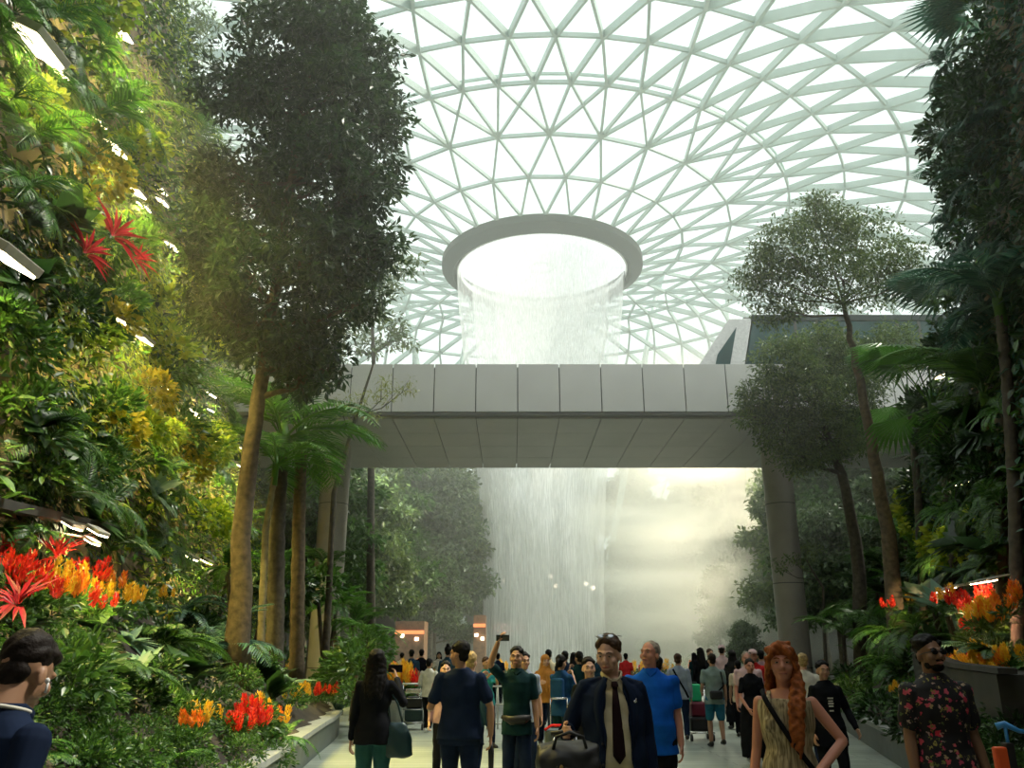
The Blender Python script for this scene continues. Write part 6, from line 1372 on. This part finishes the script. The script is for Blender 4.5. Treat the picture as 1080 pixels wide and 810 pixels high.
for k, (px, D, h_, c1, c2) in enumerate([(404, 24, 1.68, 'red', 'black'), (463, 32, 1.75, 'white', 'navy'), (424, 33, 1.72, 'white', 'black'), (525, 30, 1.7, 'navy', 'black'), (606, 30, 1.72, 'navy', 'black'), (632, 28, 1.7, 'plaid', 'black'), (660, 30, 1.7, 'red', 'black'), (732, 32, 1.72, 'darkteal', 'black'), (818, 26, 1.70, 'navy', 'black')]):
    nm = {'red': 'red', 'white': 'pale', 'navy': 'navy', 'plaid': 'dark blue', 'darkteal': 'dark teal'}[c1]
    wh = {404: 'behind the woman filming', 463: 'beyond the person in the cream top', 424: 'beyond the backpacker', 525: 'beyond the metal barrier', 606: 'at the foot of the waterfall', 632: 'directly behind the suited man', 660: 'between the suited man and the blue polo man', 732: 'beyond the man in the grey-blue shirt', 818: 'beside the right bridge column'}[px]
    crowd('distant visitor in a %s top %s' % (nm, wh), px, D, [180, 5, 170, 190][k % 4], h_, 'tan', (['short', 'long', 'short'][k % 3], 'black'), ('short', c1), ('trousers', c2), female=k % 3 == 1, vox=.013)
# luggage trolleys
def trolley(px, D, rz, label, bags):
    r = empty('luggage_trolley', (px2(px, D), D, 0), rz, label, 'trolley')
    mb = MB(); mb.tube([(-.24, .3, .16), (-.24, -.28, .16), (-.24, -.34, .5), (-.24, -.42, 1.0)], .016, 8); mb.tube([(.24, .3, .16), (.24, -.28, .16), (.24, -.34, .5), (.24, -.42, 1.0)], .016, 8)
    mb.tube([(-.24, .3, .16), (.24, .3, .16)], .016, 8); mb.tube([(-.24, -.28, .16), (.24, -.28, .16)], .016, 8)
    for z in (.45, .7): mb.tube([(-.24, -.34-.06*(z > .5), z), (.24, -.34-.06*(z > .5), z)], .010, 8)
    mb.build('frame', M['chrome'], r, smooth=True)
    mb = MB(); mb.tube([(-.26, -.42, 1.02), (.26, -.42, 1.02)], .020, 8); mb.build('push_bar', M['white'], r, smooth=True)
    mb = MB(); mb.box((0, -.40, .86), (.36, .12, .10)); mb.build('basket', M['chrome'], r, bevel=.01)
    for a, b_ in ((-.22, .26), (.22, .26), (-.22, -.26), (.22, -.26)): mb = MB(); mb.tube([(a-.02, b_, .07), (a+.02, b_, .07)], .07, 14); mb.build('wheel', M['black'], r)
    R2 = Matrix.Rotation(rz, 3, 'Z')
    for (nm, m_, c, d, lb) in bags:
        q = R2 @ V3(c); o = empty(nm, (r.location.x+q.x, r.location.y+q.y, q.z), rz, lb, 'suitcase' if nm == 'suitcase' else 'bag')
        mb = MB(); mb.box((0, 0, d[2]/2), d); mb.build('shell', m_, o, bevel=min(d)*.15)
        mb = MB(); mb.tube([(-.07, 0, d[2]), (-.06, 0, d[2]+.035), (.06, 0, d[2]+.035), (.07, 0, d[2])], .009, 6); mb.build('handle', M['black'], o, smooth=True)
    return r
trolley(439, 21, 0, 'luggage trolley with dark cases beside the person in the cream top', [('suitcase', M['bagteal'], (0, 0, .18), (.42, .5, .28), 'dark teal suitcase lying on the left luggage trolley'), ('suitcase', M['luggage'], (0, .02, .465), (.38, .42, .26), 'black suitcase stacked on the dark teal one on the left trolley')])
trolley(733, 18.4, PI, 'luggage trolley loaded with a maroon case between the two men seen from behind', [('suitcase', M['maroon'], (-.02, 0, .46), (.40, .44, .28), 'maroon suitcase on the trolley beside the man in blue shorts'), ('suitcase', M['luggage'], (0, 0, .18), (.44, .52, .275), 'black suitcase under the maroon one on the trolley'), ('shopping_bag', M['greenbag'], (.06, 0, .745), (.26, .16, .34), 'bright green bag on top of the maroon suitcase')])
# the trolley cut off at the right edge
D = 5.0; r = empty('luggage_trolley', (px2(1043, D), D, 0), 0, 'trolley with an orange-edged end post and blue handle at the bottom right corner', 'trolley')
mb = MB(); mb.box((.0, 0, .60), (.07, .05, 1.18)); mb.build('end_post', M['orangep'], r, bevel=.012)
mb = MB(); mb.box((.055, .01, .61), (.045, .06, 1.20)); mb.box((.3, .3, .2), (.6, .6, .05)); mb.build('frame', M['black'], r, bevel=.006)
mb = MB(); mb.tube([(.03, .05, 1.29), (.07, .03, 1.305), (.13, .0, 1.27), (.20, 0, 1.265)], [.020, .018, .012, .012], 10); mb.tube([(.07, .03, 1.29), (.07, .03, 1.15)], .010, 8); mb.build('handle', M['bluehandle'], r, smooth=True)
for a, b_ in ((0, .05), (.55, .05), (.0, .55), (.55, .55)): mb = MB(); mb.tube([(a-.02, b_, .06), (a+.02, b_, .06)], .06, 14); mb.tube([(a, b_, .06), (a, b_, .19)], .015, 6); mb.build('wheel', M['black'], r)
# metal barrier behind the raised phone
r = empty('metal_barrier', (px2(524, 21), 21, 0), 0, 'low metal mesh barrier left of the man with the raised phone', 'barrier')
mb = MB()
for z in (.12, .55, .95): mb.tube([(-.75, 0, z), (.55, 0, z-.0), (1.0, .8, z)], .02, 8)
for k in range(6): x = -.75+k*.26; mb.tube([(x, 0, 0), (x, 0, .95)], .016, 8)
mb.build('rail_frame', M['lampbody'], r, smooth=True)
mb = MB(); mb.box((-.1, 0, .75), (1.25, .012, .36)); mb.build('infill_panel', M['glass'], r)
